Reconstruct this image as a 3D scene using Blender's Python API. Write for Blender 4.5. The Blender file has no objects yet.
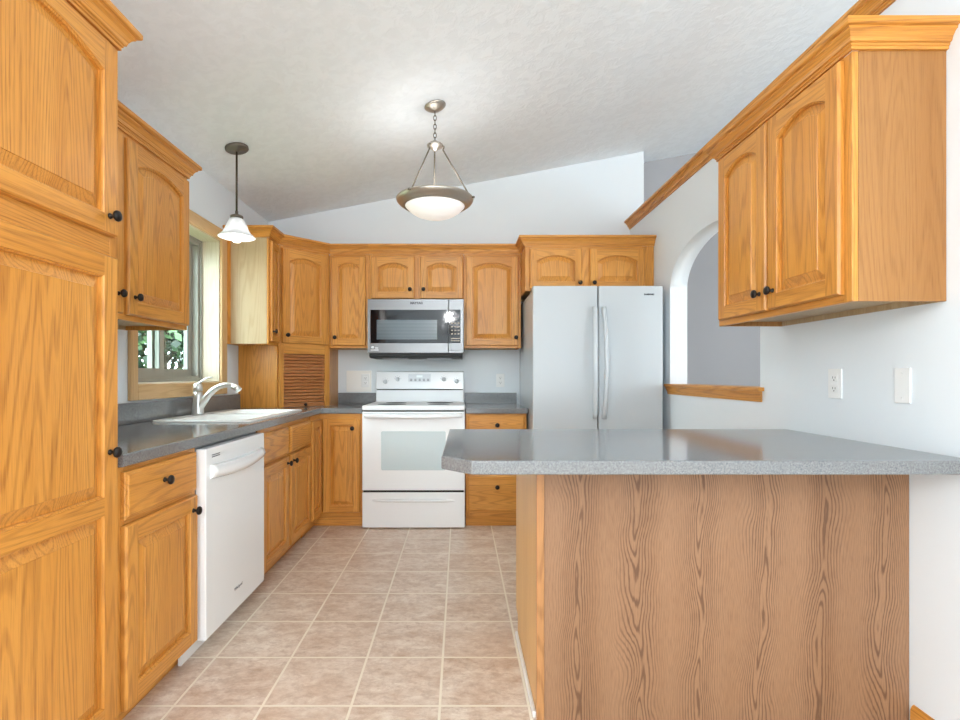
import bpy, bmesh, math, random
from mathutils import Matrix, Vector
random.seed(7)
S = bpy.context.scene
COL = S.collection

# ------------------------------------------------------------------ camera, world, sun, added fill lights, exposure
F = 515.0
cam_d = bpy.data.cameras.new('camera')
cam_d.sensor_fit = 'HORIZONTAL'
cam_d.sensor_width = 36.0
cam_d.lens = 36.0 * F / 960.0
cam_d.shift_x = 20.0 / 960.0
cam_d.shift_y = 16.0 / 960.0
cam_d.clip_start = 0.05
cam = bpy.data.objects.new('camera', cam_d)
cam.location = (0, 0, 1.13)
cam.rotation_euler = (math.pi / 2, 0, 0)
COL.objects.link(cam)
S.camera = cam

W = bpy.data.worlds.new('daylight_sky')
S.world = W
W.use_nodes = True
wb = W.node_tree.nodes['Background']
wb.inputs['Color'].default_value = (0.86, 0.94, 1.0, 1)
wb.inputs['Strength'].default_value = 6.0

sun_d = bpy.data.lights.new('sun', 'SUN')
sun_d.energy = 2.5
sun_d.angle = math.radians(3)
sun_d.color = (1.0, 0.96, 0.88)
sun = bpy.data.objects.new('sun', sun_d)
sun.rotation_euler = (math.radians(20), math.radians(42), 0)
sun.location = (6, 0, 9)
COL.objects.link(sun)


def area(name, loc, rot, sx, sy, energy, color):
    d = bpy.data.lights.new(name, 'AREA')
    d.shape = 'RECTANGLE'
    d.size = sx
    d.size_y = sy
    d.energy = energy
    d.color = color
    o = bpy.data.objects.new(name, d)
    o.location = loc
    o.rotation_euler = rot
    COL.objects.link(o)
    return o


# added area fills behind and beside the camera, standing in for unseen window daylight
area('rear_fill', (0.9, -3.42, 1.45), (math.radians(90), 0, 0), 4.6, 2.6, 24, (0.82, 0.93, 1.0))
area('right_fill', (4.43, -0.9, 1.5), (math.radians(90), 0, math.radians(90)), 3.4, 2.0, 70, (0.82, 0.93, 1.0))
area('left_fill', (-1.62, -1.25, 1.35), (math.radians(90), 0, math.radians(-90)), 2.4, 2.0, 23, (0.82, 0.93, 1.0))

vs = S.view_settings
vs.view_transform = 'Standard'
vs.look = 'None'
vs.exposure = 1.47
vs.gamma = 1.0
vs.use_curve_mapping = False
S.cycles.use_denoising = True
S.cycles.max_bounces = 10
S.cycles.diffuse_bounces = 8
S.cycles.glossy_bounces = 4
S.cycles.transparent_max_bounces = 12
S.cycles.sample_clamp_indirect = 6.0
S.cycles.caustics_reflective = False
S.cycles.caustics_refractive = False

# ------------------------------------------------------------------ materials


def srgb(r, g, b):
    def c(v):
        v /= 255.0
        return v / 12.92 if v <= 0.04045 else ((v + 0.055) / 1.055) ** 2.4
    return (c(r), c(g), c(b), 1.0)


def new_mat(name):
    m = bpy.data.materials.new(name)
    m.use_nodes = True
    nt = m.node_tree
    return m, nt, nt.nodes['Principled BSDF']


class NT:
    """tiny node helper"""

    def __init__(self, nt):
        self.nt = nt

    def n(self, t, **kw):
        nd = self.nt.nodes.new(t)
        for k, v in kw.items():
            setattr(nd, k, v)
        return nd

    def link(self, a, b):
        self.nt.links.new(a, b)

    def math(self, op, a, b=None, c=None):
        nd = self.n('ShaderNodeMath', operation=op)
        for i, v in enumerate((a, b, c)):
            if v is None:
                continue
            if isinstance(v, (int, float)):
                nd.inputs[i].default_value = v
            else:
                self.link(v, nd.inputs[i])
        return nd.outputs[0]

    def mapping(self, src, scale=(1, 1, 1), loc=(0, 0, 0)):
        nd = self.n('ShaderNodeMapping')
        nd.inputs['Scale'].default_value = scale
        nd.inputs['Location'].default_value = loc
        self.link(src, nd.inputs['Vector'])
        return nd.outputs[0]

    def noise(self, vec, scale=1.0, detail=2.0, rough=0.5, dist=0.0):
        nd = self.n('ShaderNodeTexNoise')
        nd.inputs['Scale'].default_value = scale
        nd.inputs['Detail'].default_value = detail
        nd.inputs['Roughness'].default_value = rough
        nd.inputs['Distortion'].default_value = dist
        self.link(vec, nd.inputs['Vector'])
        return nd.outputs['Fac']

    def ramp(self, fac, stops):
        nd = self.n('ShaderNodeValToRGB')
        cr = nd.color_ramp
        while len(cr.elements) < len(stops):
            cr.elements.new(0.5)
        for e, (p, c) in zip(cr.elements, stops):
            e.position = p
            e.color = c if len(c) == 4 else (c[0], c[1], c[2], 1)
        self.link(fac, nd.inputs['Fac'])
        return nd.outputs['Color']

    def mix(self, fac, a, b, mode='MIX'):
        nd = self.n('ShaderNodeMix', data_type='RGBA', blend_type=mode)
        for sock, v in ((nd.inputs['Factor'], fac), (nd.inputs['A'], a), (nd.inputs['B'], b)):
            pass
        ins = [s for s in nd.inputs]
        # 0 = Factor float, 6 = A color, 7 = B color
        for idx, v in ((0, fac), (6, a), (7, b)):
            if isinstance(v, (int, float)):
                ins[idx].default_value = v
            elif isinstance(v, tuple):
                ins[idx].default_value = v
            else:
                self.link(v, ins[idx])
        return nd.outputs[2]

    def bump(self, h, strength, dist, bsdf):
        nd = self.n('ShaderNodeBump')
        nd.inputs['Strength'].default_value = strength
        nd.inputs['Distance'].default_value = dist
        self.link(h, nd.inputs['Height'])
        self.link(nd.outputs['Normal'], bsdf.inputs['Normal'])


GREY0, GREY1 = (0, 0, 0, 1), (1, 1, 1, 1)


def oak(name, axis, light, mid, dark, rough=0.33, freq=30.0, line=0.32, pore=0.5, span=7.0, along=0.42):
    m, nt, b = new_mat(name)
    k = NT(nt)
    tc = k.n('ShaderNodeTexCoord').outputs['Object']
    rnd = k.n('ShaderNodeObjectInfo').outputs['Random']
    off = k.n('ShaderNodeVectorMath', operation='ADD')
    comb = k.n('ShaderNodeCombineXYZ')
    for i, f in enumerate((7.3, 11.1, 5.7)):
        k.link(k.math('MULTIPLY', rnd, f), comb.inputs[i])
    k.link(tc, off.inputs[0])
    k.link(comb.outputs[0], off.inputs[1])
    p = off.outputs[0]

    def sc(across, al):
        v = [across, across, across]
        v['xyz'.index(axis)] = al
        return tuple(v)
    field = k.noise(k.mapping(p, sc(span, along)), 1.0, 1.5, 0.45)
    wob = k.noise(k.mapping(p, sc(40, 5)), 1.0, 2.0, 0.5)
    ph = k.math('ADD', k.math('MULTIPLY', field, freq * 6.283), k.math('MULTIPLY', wob, 1.0))
    rings = k.math('SINE', ph)
    rings = k.math('MULTIPLY_ADD', rings, 0.5, 0.5)
    lines = k.ramp(rings, [(0.0, GREY0), (0.55, GREY0), (0.98, GREY1)])
    pores = k.ramp(k.noise(k.mapping(p, sc(360, 11)), 1.0, 2.0, 0.6), [(0.0, GREY0), (0.47, GREY0), (0.68, GREY1)])
    broad = k.ramp(k.noise(k.mapping(p, sc(9, 0.5)), 1.0, 2.0, 0.5), [(0.3, GREY0), (0.7, GREY1)])
    c = k.mix(broad, light, mid)
    c = k.mix(k.math('MULTIPLY', lines, line), c, dark)
    c = k.mix(k.math('MULTIPLY', pores, k.math('MULTIPLY_ADD', lines, 0.5 * pore, 0.6 * pore)), c, dark)
    k.link(c, b.inputs['Base Color'])
    b.inputs['Roughness'].default_value = rough
    b.inputs['Specular IOR Level'].default_value = 0.45
    k.bump(k.math('MULTIPLY', pores, -1.0), 0.08, 0.001, b)
    return m


OAK_L, OAK_M, OAK_D = srgb(217, 155, 75), srgb(202, 136, 56), srgb(142, 82, 28)
oak_v = oak('honey_oak_vertical', 'z', OAK_L, OAK_M, OAK_D)
oak_h = oak('honey_oak_across', 'x', OAK_L, OAK_M, OAK_D)
oak_y = oak('honey_oak_lengthwise', 'y', OAK_L, OAK_M, OAK_D)
OAK = [oak_v, oak_h, oak_y]
VN_L, VN_M, VN_D = srgb(156, 118, 88), srgb(145, 107, 77), srgb(86, 56, 36)


def cathedral_veneer(name, light, mid, dark, period=0.2):
    m, nt, b = new_mat(name)
    k = NT(nt)
    tc = k.n('ShaderNodeTexCoord').outputs['Object']
    sep = k.n('ShaderNodeSeparateXYZ')
    k.link(tc, sep.inputs[0])
    x, z = sep.outputs[0], sep.outputs[2]
    warp = k.noise(k.mapping(tc, (2, 2, 2.2)), 1.0, 2.0, 0.5)
    jag = k.noise(k.mapping(tc, (60, 60, 9)), 1.0, 3.0, 0.6)
    xw = k.math('ADD', k.math('ADD', x, k.math('MULTIPLY', warp, 0.11)), 0.01)
    u = k.math('PINGPONG', xw, period / 2)
    side = k.math('SQRT', k.math('MULTIPLY_ADD', u, u, 0.000075))
    slow = k.noise(k.mapping(tc, (5.0, 5.0, 1.7)), 1.0, 1.5, 0.45)
    ph = k.math('ADD', k.math('MULTIPLY', side, 125.0), k.math('MULTIPLY', slow, 17.0))
    ph = k.math('ADD', ph, k.math('MULTIPLY', jag, 0.9))
    rings = k.math('MULTIPLY_ADD', k.math('SINE', k.math('MULTIPLY', ph, 6.283)), 0.5, 0.5)
    lines = k.ramp(rings, [(0.0, GREY0), (0.5, GREY0), (0.95, GREY1)])
    near = k.ramp(k.math('MULTIPLY', u, 2 / period), [(0.0, GREY1), (0.30, GREY1), (0.75, (0.25, 0.25, 0.25, 1)), (1.0, (0.12, 0.12, 0.12, 1))])
    lines = k.math('MULTIPLY', lines, near)
    pores = k.ramp(k.noise(k.mapping(tc, (420, 420, 22)), 1.0, 2.0, 0.6), [(0.0, GREY0), (0.45, GREY0), (0.66, GREY1)])
    broad = k.ramp(k.noise(k.mapping(tc, (9, 9, 0.6)), 1.0, 2.0, 0.5), [(0.3, GREY0), (0.7, GREY1)])
    c = k.mix(broad, light, mid)
    c = k.mix(k.math('MULTIPLY', lines, 0.75), c, dark)
    c = k.mix(k.math('MULTIPLY', pores, 0.30), c, dark)
    k.link(c, b.inputs['Base Color'])
    b.inputs['Roughness'].default_value = 0.42
    b.inputs['Specular IOR Level'].default_value = 0.4
    return m


veneer = cathedral_veneer('oak_veneer_cathedral', VN_L, VN_M, VN_D)
veneer_trim = oak('oak_trim_vertical', 'z', srgb(182, 130, 82), srgb(170, 118, 70), srgb(120, 78, 44))
end_v = oak('oak_plywood_vertical', 'z', srgb(168, 120, 68), srgb(158, 109, 58), srgb(128, 82, 40), rough=0.45, line=0.22, pore=0.5)  # plywood end panel; tone also lowered to offset the strong front light
light_v = oak('light_oak_vertical', 'z', srgb(226, 180, 112), srgb(214, 166, 98), srgb(178, 126, 66), line=0.15, pore=0.25)
PL = (srgb(188, 166, 132), srgb(178, 154, 118), srgb(156, 127, 88))
pale_v = oak('pale_wood_vertical', 'z', *PL, rough=0.45, line=0.3, pore=0.3)
JB = (srgb(214, 203, 184), srgb(206, 193, 172), srgb(184, 166, 138))
jamb_v = oak('whitewashed_wood_vertical', 'z', *JB, rough=0.45, line=0.25, pore=0.25)
jamb_y = oak('whitewashed_wood_lengthwise', 'y', *JB, rough=0.45, line=0.25, pore=0.25)
CS = (srgb(212, 178, 130), srgb(204, 166, 116), srgb(172, 130, 82))
casing_v = oak('casing_wood_vertical', 'z', *CS, rough=0.42, line=0.3, pore=0.3)
casing_y = oak('casing_wood_lengthwise', 'y', *CS, rough=0.42, line=0.3, pore=0.3)
tambour_h = oak('tambour_oak_across', 'x', srgb(190, 128, 78), srgb(176, 114, 64), srgb(124, 74, 38))
pale_y = oak('pale_wood_lengthwise', 'y', *PL, rough=0.45, line=0.3, pore=0.3)


def plain(name, col, rough=0.5, metal=0.0, coat=0.0, spec=0.5, noise_amt=0.0, noise_scale=30.0):
    m, nt, b = new_mat(name)
    b.inputs['Roughness'].default_value = rough
    b.inputs['Metallic'].default_value = metal
    b.inputs['Coat Weight'].default_value = coat
    b.inputs['Coat Roughness'].default_value = 0.05
    b.inputs['Specular IOR Level'].default_value = spec
    k = NT(nt)
    tc = k.n('ShaderNodeTexCoord').outputs['Object']
    nz = k.noise(tc, noise_scale, 2.0)
    a = noise_amt
    d = tuple(c * (1 - a) for c in col[:3]) + (1,)
    k.link(k.mix(nz, d, col), b.inputs['Base Color'])
    return m


wall_paint = plain('wall_paint', srgb(226, 232, 236), 0.75, spec=0.25, noise_amt=0.015, noise_scale=3)
hall_grey = plain('hall_wall_grey', srgb(170, 169, 171), 0.8, spec=0.2, noise_amt=0.02, noise_scale=3)  # hall walls, a darker grey than the kitchen walls
m, nt, b = new_mat('ceiling_knockdown_texture')
k = NT(nt)
tc = k.n('ShaderNodeTexCoord').outputs['Object']
n1 = k.ramp(k.noise(tc, 16, 4, 0.6, 0.6), [(0.42, GREY0), (0.58, GREY1)])
k.link(k.mix(n1, srgb(234, 241, 246), srgb(238, 245, 250)), b.inputs['Base Color'])
b.inputs['Roughness'].default_value = 0.85
b.inputs['Specular IOR Level'].default_value = 0.2
k.bump(n1, 0.35, 0.004, b)
ceil_mat = m

# floor tile: 304 mm square tiles with pale grout
m, nt, b = new_mat('floor_tile')
k = NT(nt)
tc = k.n('ShaderNodeTexCoord').outputs['Object']
TP = 0.304
mp = k.mapping(tc, (1 / TP, 1 / TP, 1), (0.069 / TP, -1.764 / TP + 20, 0))
br = k.n('ShaderNodeTexBrick', offset=0.0, squash=1.0)
br.offset_frequency = 1
br.inputs['Color1'].default_value = (0, 0, 0, 1)
br.inputs['Color2'].default_value = (1, 1, 1, 1)
br.inputs['Mortar'].default_value = (0.5, 0.5, 0.5, 1)
br.inputs['Scale'].default_value = 1.0
br.inputs['Mortar Size'].default_value = 0.017
br.inputs['Mortar Smooth'].default_value = 0.3
br.inputs['Brick Width'].default_value = 1.0
br.inputs['Row Height'].default_value = 1.0
k.link(mp, br.inputs['Vector'])
mask = br.outputs['Fac']
tone = br.outputs['Color']
seed = k.n('ShaderNodeVectorMath', operation='ADD')
sc_ = k.n('ShaderNodeVectorMath', operation='SCALE')
sc_.inputs['Scale'].default_value = 3.0
k.link(tone, sc_.inputs[0])
k.link(tc, seed.inputs[0])
k.link(sc_.outputs[0], seed.inputs[1])
blot = k.ramp(k.noise(k.mapping(seed.outputs[0], (1, 1.7, 1)), 5.5, 10, 0.80, 0.3), [(0.36, GREY0), (0.62, GREY1)])
fine = k.noise(seed.outputs[0], 55, 4, 0.7)
spots = k.ramp(k.noise(k.mapping(seed.outputs[0], (1, 1.5, 1)), 24, 6, 0.75, 0.4), [(0.46, GREY0), (0.66, GREY1)])
c = k.mix(blot, srgb(246, 236, 222), srgb(202, 174, 150))
c = k.mix(k.math('MULTIPLY', spots, 0.6), c, srgb(172, 140, 116))
c = k.mix(k.math('MULTIPLY', fine, 0.30), c, srgb(190, 162, 140))
c = k.mix(k.math('MULTIPLY', tone, 0.18), c, srgb(226, 208, 190))
c = k.mix(mask, c, srgb(240, 230, 212))
k.link(c, b.inputs['Base Color'])
b.inputs['Roughness'].default_value = 0.38
k.bump(k.math('MULTIPLY_ADD', mask, -1.0, k.math('MULTIPLY', fine, 0.15)), 0.35, 0.003, b)
floor_mat = m

# speckled grey laminate
m, nt, b = new_mat('speckled_grey_laminate')
k = NT(nt)
tc = k.n('ShaderNodeTexCoord').outputs['Object']
n1 = k.ramp(k.noise(tc, 190, 3, 0.7), [(0.34, GREY0), (0.66, GREY1)])
n2 = k.ramp(k.noise(tc, 420, 2, 0.6), [(0.45, GREY0), (0.70, GREY1)])
c = k.mix(n1, srgb(90, 93, 96), srgb(130, 131, 132))
c = k.mix(k.math('MULTIPLY', n2, 0.45), c, srgb(162, 163, 163))
k.link(c, b.inputs['Base Color'])
b.inputs['Roughness'].default_value = 0.13
b.inputs['Specular IOR Level'].default_value = 0.6
laminate = m

enamel = plain('white_enamel', srgb(238, 241, 243), 0.18, coat=0.3)
fridge_white = plain('white_textured_steel', srgb(188, 194, 197), 0.22, coat=0.15)
plastic_white = plain('white_plastic', srgb(236, 237, 236), 0.35)
plastic_grey = plain('grey_plastic', srgb(120, 124, 128), 0.4)
grey_print = plain('grey_printing', srgb(96, 100, 106), 0.5)
black_print = plain('black_printing', srgb(24, 26, 30), 0.5)
white_print = plain('white_printing', srgb(225, 228, 230), 0.5)
rubber = plain('black_rubber', srgb(22, 22, 23), 0.6)
gapdark = plain('dark_recess', srgb(28, 25, 22), 0.8)
bronze = plain('oil_rubbed_bronze', srgb(34, 29, 27), 0.38, metal=0.5)
steel = plain('brushed_steel', srgb(124, 125, 126), 0.33, metal=0.95, noise_amt=0.06, noise_scale=60)
nickel = plain('brushed_nickel', srgb(192, 186, 176), 0.38, metal=0.9)
dull_nickel = plain('dull_nickel', srgb(122, 116, 106), 0.45, metal=0.8)
chrome = plain('satin_chrome', srgb(222, 222, 220), 0.3, metal=0.85)
sink_white = plain('white_composite', srgb(240, 240, 238), 0.2, coat=0.3)
vinyl = plain('taupe_vinyl', srgb(150, 147, 138), 0.45)
vinyl_dark = plain('grey_weatherstrip', srgb(92, 96, 96), 0.6)
black_glass = plain('black_glass', srgb(12, 14, 18), 0.05, spec=0.35)
oven_glass = plain('oven_window_glass', srgb(186, 202, 206), 0.10, coat=0.8)  # pale teal base colour stands in for reflections in the glass
patch_white = plain('white_wall_patch', srgb(243, 241, 236), 0.5)
lawn = plain('lawn_green', srgb(74, 108, 44), 0.9, noise_amt=0.4, noise_scale=2)
bark = plain('bark_brown', srgb(84, 66, 50), 0.9, noise_amt=0.4, noise_scale=20)
siding = plain('exterior_siding', srgb(190, 186, 176), 0.8, noise_amt=0.05)

# oven / microwave screen window: fine horizontal lines
m, nt, b = new_mat('microwave_window_screen')
k = NT(nt)
tc = k.n('ShaderNodeTexCoord').outputs['Object']
wv = k.n('ShaderNodeTexWave', bands_direction='Z')
wv.inputs['Scale'].default_value = 28
k.link(tc, wv.inputs['Vector'])
k.link(k.mix(wv.outputs['Fac'], srgb(72, 82, 88), srgb(100, 110, 116)), b.inputs['Base Color'])
b.inputs['Roughness'].default_value = 0.12
mw_screen = m

# leaf material
m, nt, b = new_mat('leaf_green')
k = NT(nt)
g = k.n('ShaderNodeNewGeometry').outputs['Random Per Island']
k.link(k.ramp(g, [(0.0, srgb(14, 30, 20)), (0.55, srgb(30, 52, 34)), (1.0, srgb(74, 104, 62))]), b.inputs['Base Color'])
b.inputs['Roughness'].default_value = 0.5
leafm = m


def glass(name, col, fac, rough=0.0):
    m, nt, b = new_mat(name)
    nt.nodes.remove(b)
    k = NT(nt)
    t = k.n('ShaderNodeBsdfTransparent')
    t.inputs['Color'].default_value = col
    gl = k.n('ShaderNodeBsdfGlossy')
    gl.inputs['Roughness'].default_value = rough
    mx = k.n('ShaderNodeMixShader')
    mx.inputs[0].default_value = fac
    k.link(t.outputs[0], mx.inputs[1])
    k.link(gl.outputs[0], mx.inputs[2])
    k.link(mx.outputs[0], nt.nodes['Material Output'].inputs['Surface'])
    return m


pane_glass = glass('window_glass', (0.86, 0.93, 0.92, 1), 0.05)


def emit(name, col, strength):
    m, nt, b = new_mat(name)
    b.inputs['Base Color'].default_value = (0.9, 0.9, 0.9, 1)
    b.inputs['Emission Color'].default_value = col
    b.inputs['Emission Strength'].default_value = strength
    b.inputs['Roughness'].default_value = 0.3
    return m


bulb_m = emit('lit_bulb', (1, 0.97, 0.93, 1), 2.5)
bowl_m = emit('lit_frosted_glass_bowl', (1, 0.97, 0.93, 1), 0.16)
display_m = emit('lit_clock_display', (0.05, 0.30, 0.35, 1), 0.15)
m, nt, b = new_mat('opal_glass_shade')
nt.nodes.remove(b)
k = NT(nt)
df = k.n('ShaderNodeBsdfDiffuse')
df.inputs['Color'].default_value = (0.86, 0.88, 0.9, 1)
tl = k.n('ShaderNodeBsdfTranslucent')
tl.inputs['Color'].default_value = (0.95, 0.96, 0.97, 1)
gs = k.n('ShaderNodeBsdfGlossy')
gs.inputs['Roughness'].default_value = 0.1
mx1 = k.n('ShaderNodeMixShader')
mx1.inputs[0].default_value = 0.5
mx2 = k.n('ShaderNodeMixShader')
mx2.inputs[0].default_value = 0.08
k.link(df.outputs[0], mx1.inputs[1])
k.link(tl.outputs[0], mx1.inputs[2])
k.link(mx1.outputs[0], mx2.inputs[1])
k.link(gs.outputs[0], mx2.inputs[2])
k.link(mx2.outputs[0], nt.nodes['Material Output'].inputs['Surface'])
opal = m

# ------------------------------------------------------------------ mesh helpers


class MB:
    def __init__(self):
        self.v, self.f, self.m, self.s = [], [], [], []

    def face(self, pts, mat=0, smooth=False):
        i = len(self.v)
        self.v.extend(tuple(p) for p in pts)
        self.f.append(tuple(range(i, i + len(pts))))
        self.m.append(mat)
        self.s.append(smooth)

    def grid(self, rings, mat=0, smooth=False, close=True, cap0=False, cap1=False):
        base = len(self.v)
        n = len(rings[0])
        for r in rings:
            self.v.extend(tuple(p) for p in r)
        for j in range(len(rings) - 1):
            for i in range(n if close else n - 1):
                a = base + j * n + i
                b_ = base + j * n + (i + 1) % n
                self.f.append((a, b_, b_ + n, a + n))
                self.m.append(mat)
                self.s.append(smooth)
        if cap0:
            self.f.append(tuple(base + i for i in reversed(range(n))))
            self.m.append(mat)
            self.s.append(False)
        if cap1:
            o = base + (len(rings) - 1) * n
            self.f.append(tuple(o + i for i in range(n)))
            self.m.append(mat)
            self.s.append(False)

    def add_bm(self, bm, mat=0, smooth=False):
        base = len(self.v)
        bm.verts.index_update()
        self.v.extend(tuple(v.co) for v in bm.verts)
        for f in bm.faces:
            self.f.append(tuple(base + v.index for v in f.verts))
            self.m.append(mat)
            self.s.append(smooth)
        bm.free()

    def box(self, x0, x1, y0, y1, z0, z1, mat=0, bevel=0.0, seg=2, smooth=False):
        bm = bmesh.new()
        bmesh.ops.create_cube(bm, size=1.0)
        for v in bm.verts:
            v.co = Vector((x0 + (v.co.x + .5) * (x1 - x0), y0 + (v.co.y + .5) * (y1 - y0), z0 + (v.co.z + .5) * (z1 - z0)))
        if bevel:
            bmesh.ops.bevel(bm, geom=list(bm.edges), offset=bevel, segments=seg, affect='EDGES', profile=0.5)
        self.add_bm(bm, mat, smooth)

    def prism(self, poly, z0, z1, mat=0, bevel=0.0, seg=2, axis='z', edges='all'):
        """poly in plan (x,y) extruded z0..z1; axis 'y' takes (x,z) polys, 'x' takes (y,z)"""
        bm = bmesh.new()

        def P(a, b_, c):
            return {'z': (a, b_, c), 'y': (a, c, b_), 'x': (c, a, b_)}[axis]
        lo = [bm.verts.new(P(a, b_, z0)) for a, b_ in poly]
        hi = [bm.verts.new(P(a, b_, z1)) for a, b_ in poly]
        n = len(poly)
        bm.faces.new(list(reversed(lo)))
        bm.faces.new(hi)
        for i in range(n):
            bm.faces.new((lo[i], lo[(i + 1) % n], hi[(i + 1) % n], hi[i]))
        bmesh.ops.recalc_face_normals(bm, faces=bm.faces)
        if bevel:
            if edges == 'top':
                g = [e for e in bm.edges if e.verts[0] in hi and e.verts[1] in hi]
            else:
                g = list(bm.edges)
            bmesh.ops.bevel(bm, geom=g, offset=bevel, segments=seg, affect='EDGES', profile=0.5)
        self.add_bm(bm, mat)

    def lathe(self, prof, c=(0, 0, 0), axis='z', n=24, mat=0, sgn=1, smooth=True):
        """prof: list of (radius, height)"""
        rings = []
        for r, h in prof:
            ring = []
            for i in range(n):
                t = 2 * math.pi * i / n
                a, b_ = r * math.cos(t), r * math.sin(t)
                h_ = h * sgn
                if axis == 'z':
                    p = (c[0] + a, c[1] + b_, c[2] + h_)
                elif axis == 'y':
                    p = (c[0] + a, c[1] + h_, c[2] - b_)
                else:
                    p = (c[0] + h_, c[1] + a, c[2] + b_)
                ring.append(p)
            rings.append(ring)
        self.grid(rings, mat, smooth, True, prof[0][0] > 1e-5, prof[-1][0] > 1e-5)

    def tube(self, path, r, n=10, mat=0, caps=True, squash=1.0):
        path = [Vector(p) for p in path]
        rr = r if isinstance(r, (list, tuple)) else [r] * len(path)
        rings = []
        up = Vector((0, 0, 1))
        prev = None
        for i, p in enumerate(path):
            d = (path[min(i + 1, len(path) - 1)] - path[max(i - 1, 0)]).normalized()
            if prev is None:
                a = d.cross(up)
                if a.length < 1e-3:
                    a = d.cross(Vector((1, 0, 0)))
            else:
                a = prev - d * prev.dot(d)
            a.normalize()
            prev = a
            b_ = d.cross(a)
            rings.append([tuple(p + (a * math.cos(2 * math.pi * k_ / n) + b_ * squash * math.sin(2 * math.pi * k_ / n)) * rr[i]) for k_ in range(n)])
        self.grid(rings, mat, True, True, caps, caps)

    def build(self, name, mats, parent=None, loc=(0, 0, 0), rz=0.0, recalc=True):
        me = bpy.data.meshes.new(name)
        me.from_pydata(self.v, [], self.f)
        for mm in (mats if isinstance(mats, (list, tuple)) else [mats]):
            me.materials.append(mm)
        me.polygons.foreach_set('material_index', self.m)
        me.polygons.foreach_set('use_smooth', self.s)
        if recalc:
            bm = bmesh.new()
            bm.from_mesh(me)
            bmesh.ops.remove_doubles(bm, verts=bm.verts, dist=1e-6)
            bmesh.ops.recalc_face_normals(bm, faces=bm.faces)
            bm.to_mesh(me)
            bm.free()
        me.update()
        o = bpy.data.objects.new(name, me)
        COL.objects.link(o)
        o.location = loc
        o.rotation_euler = (0, 0, rz)
        if parent is not None:
            o.parent = parent
        return o


def tag(o, label, cat, group=None):
    o['label'] = label
    o['category'] = cat
    if group:
        o['group'] = group
    return o


def thing(name, label, cat, loc=(0, 0, 0), rz=0.0, group=None):
    o = bpy.data.objects.new(name, None)
    o.empty_display_size = 0.1
    COL.objects.link(o)
    o.location = loc
    o.rotation_euler = (0, 0, rz)
    return tag(o, label, cat, group)


def struct(o, label=None, cat=None):
    o['kind'] = 'structure'
    if label:
        tag(o, label, cat)
    return o


def text(name, body, size, mat, parent, loc, rot, depth=0.0006, bold=0.0):
    cu = bpy.data.curves.new(name, 'FONT')
    cu.body = body
    cu.size = size
    cu.extrude = depth
    cu.offset = bold
    cu.align_x = 'CENTER'
    cu.align_y = 'CENTER'
    tmp = bpy.data.objects.new(name + '_tmp', cu)
    COL.objects.link(tmp)
    dg = bpy.context.evaluated_depsgraph_get()
    me = bpy.data.meshes.new_from_object(tmp.evaluated_get(dg))
    bpy.data.objects.remove(tmp)
    me.name = name
    me.materials.clear()
    me.materials.append(mat)
    o = bpy.data.objects.new(name, me)
    COL.objects.link(o)
    o.location = loc
    o.rotation_euler = rot
    o.parent = parent
    return o


# ------------------------------------------------------------------ room shell
XL, XR, YB = -1.665, 1.475, 4.47       # left wall face, right wall face, back wall face
WT = 0.12                              # partition thickness
YF = -3.5
XE = 4.5                               # far side of the neighbouring room
CT, CB = 0.89, 0.85                    # counter top / underside


def zc(x):
    return 2.779 + 0.1876 * x


b = MB()
b.box(-1.9, XE + 0.15, YF - 0.15, 5.0, -0.1, 0.0)
struct(b.build('floor', floor_mat))

b = MB()
b.prism([(-2.2, zc(-2.2)), (XE + 0.2, zc(XE + 0.2)), (XE + 0.2, zc(XE + 0.2) + 0.2), (-2.2, zc(-2.2) + 0.2)], YF - 0.2, 5.0, axis='y')
struct(b.build('ceiling', ceil_mat))

# left wall with the window opening
WY0, WY1, WZ0, WZ1 = 2.63, 3.573, 1.08, 2.073
TL = 0.25
b = MB()
hz = zc(XL) + 0.05
b.box(XL - TL, XL, YF, WY0, 0, hz)
b.box(XL - TL, XL, WY1, YB + 0.28, 0, hz)
b.box(XL - TL, XL, WY0, WY1, 0, WZ0)
b.box(XL - TL, XL, WY0, WY1, WZ1, hz)
struct(b.build('wall_left', wall_paint))

# back wall (thick end wall; its right end stands clear above the partition)
XBE = XR + WT
b = MB()
b.prism([(XL, 0), (XBE, 0), (XBE, zc(XBE) + 0.02), (XL, zc(XL) + 0.02)], YB, YB + 0.28, axis='y')
struct(b.build('wall_back', wall_paint))

# right partition with the arched pass-through
AY0, AY1, AZ0, ASP, ARI = 2.53, 3.615, 1.045, 1.741, 0.286
ZT = 2.40
YP = 0.35                              # near end of the partition, the plan opened beyond it to let side light in
b = MB()
nA = 28
for xx in (XR, XBE):
    b.face([(xx, YP, 0), (xx, AY0, 0), (xx, AY0, ZT), (xx, YP, ZT)])
    b.face([(xx, AY1, 0), (xx, YB, 0), (xx, YB, ZT), (xx, AY1, ZT)])
    b.face([(xx, AY0, 0), (xx, AY1, 0), (xx, AY1, AZ0), (xx, AY0, AZ0)])
yc_, ha = (AY0 + AY1) / 2, (AY1 - AY0) / 2
arc = []
for i in range(nA + 1):
    t = math.pi * i / nA
    arc.append((yc_ - ha * math.cos(t), ASP + ARI * math.sin(t)))
for xx in (XR, XBE):
    for i in range(nA):
        (ya, za), (yb, zb) = arc[i], arc[i + 1]
        b.face([(xx, ya, za), (xx, yb, zb), (xx, yb, ZT), (xx, ya, ZT)])
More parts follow.
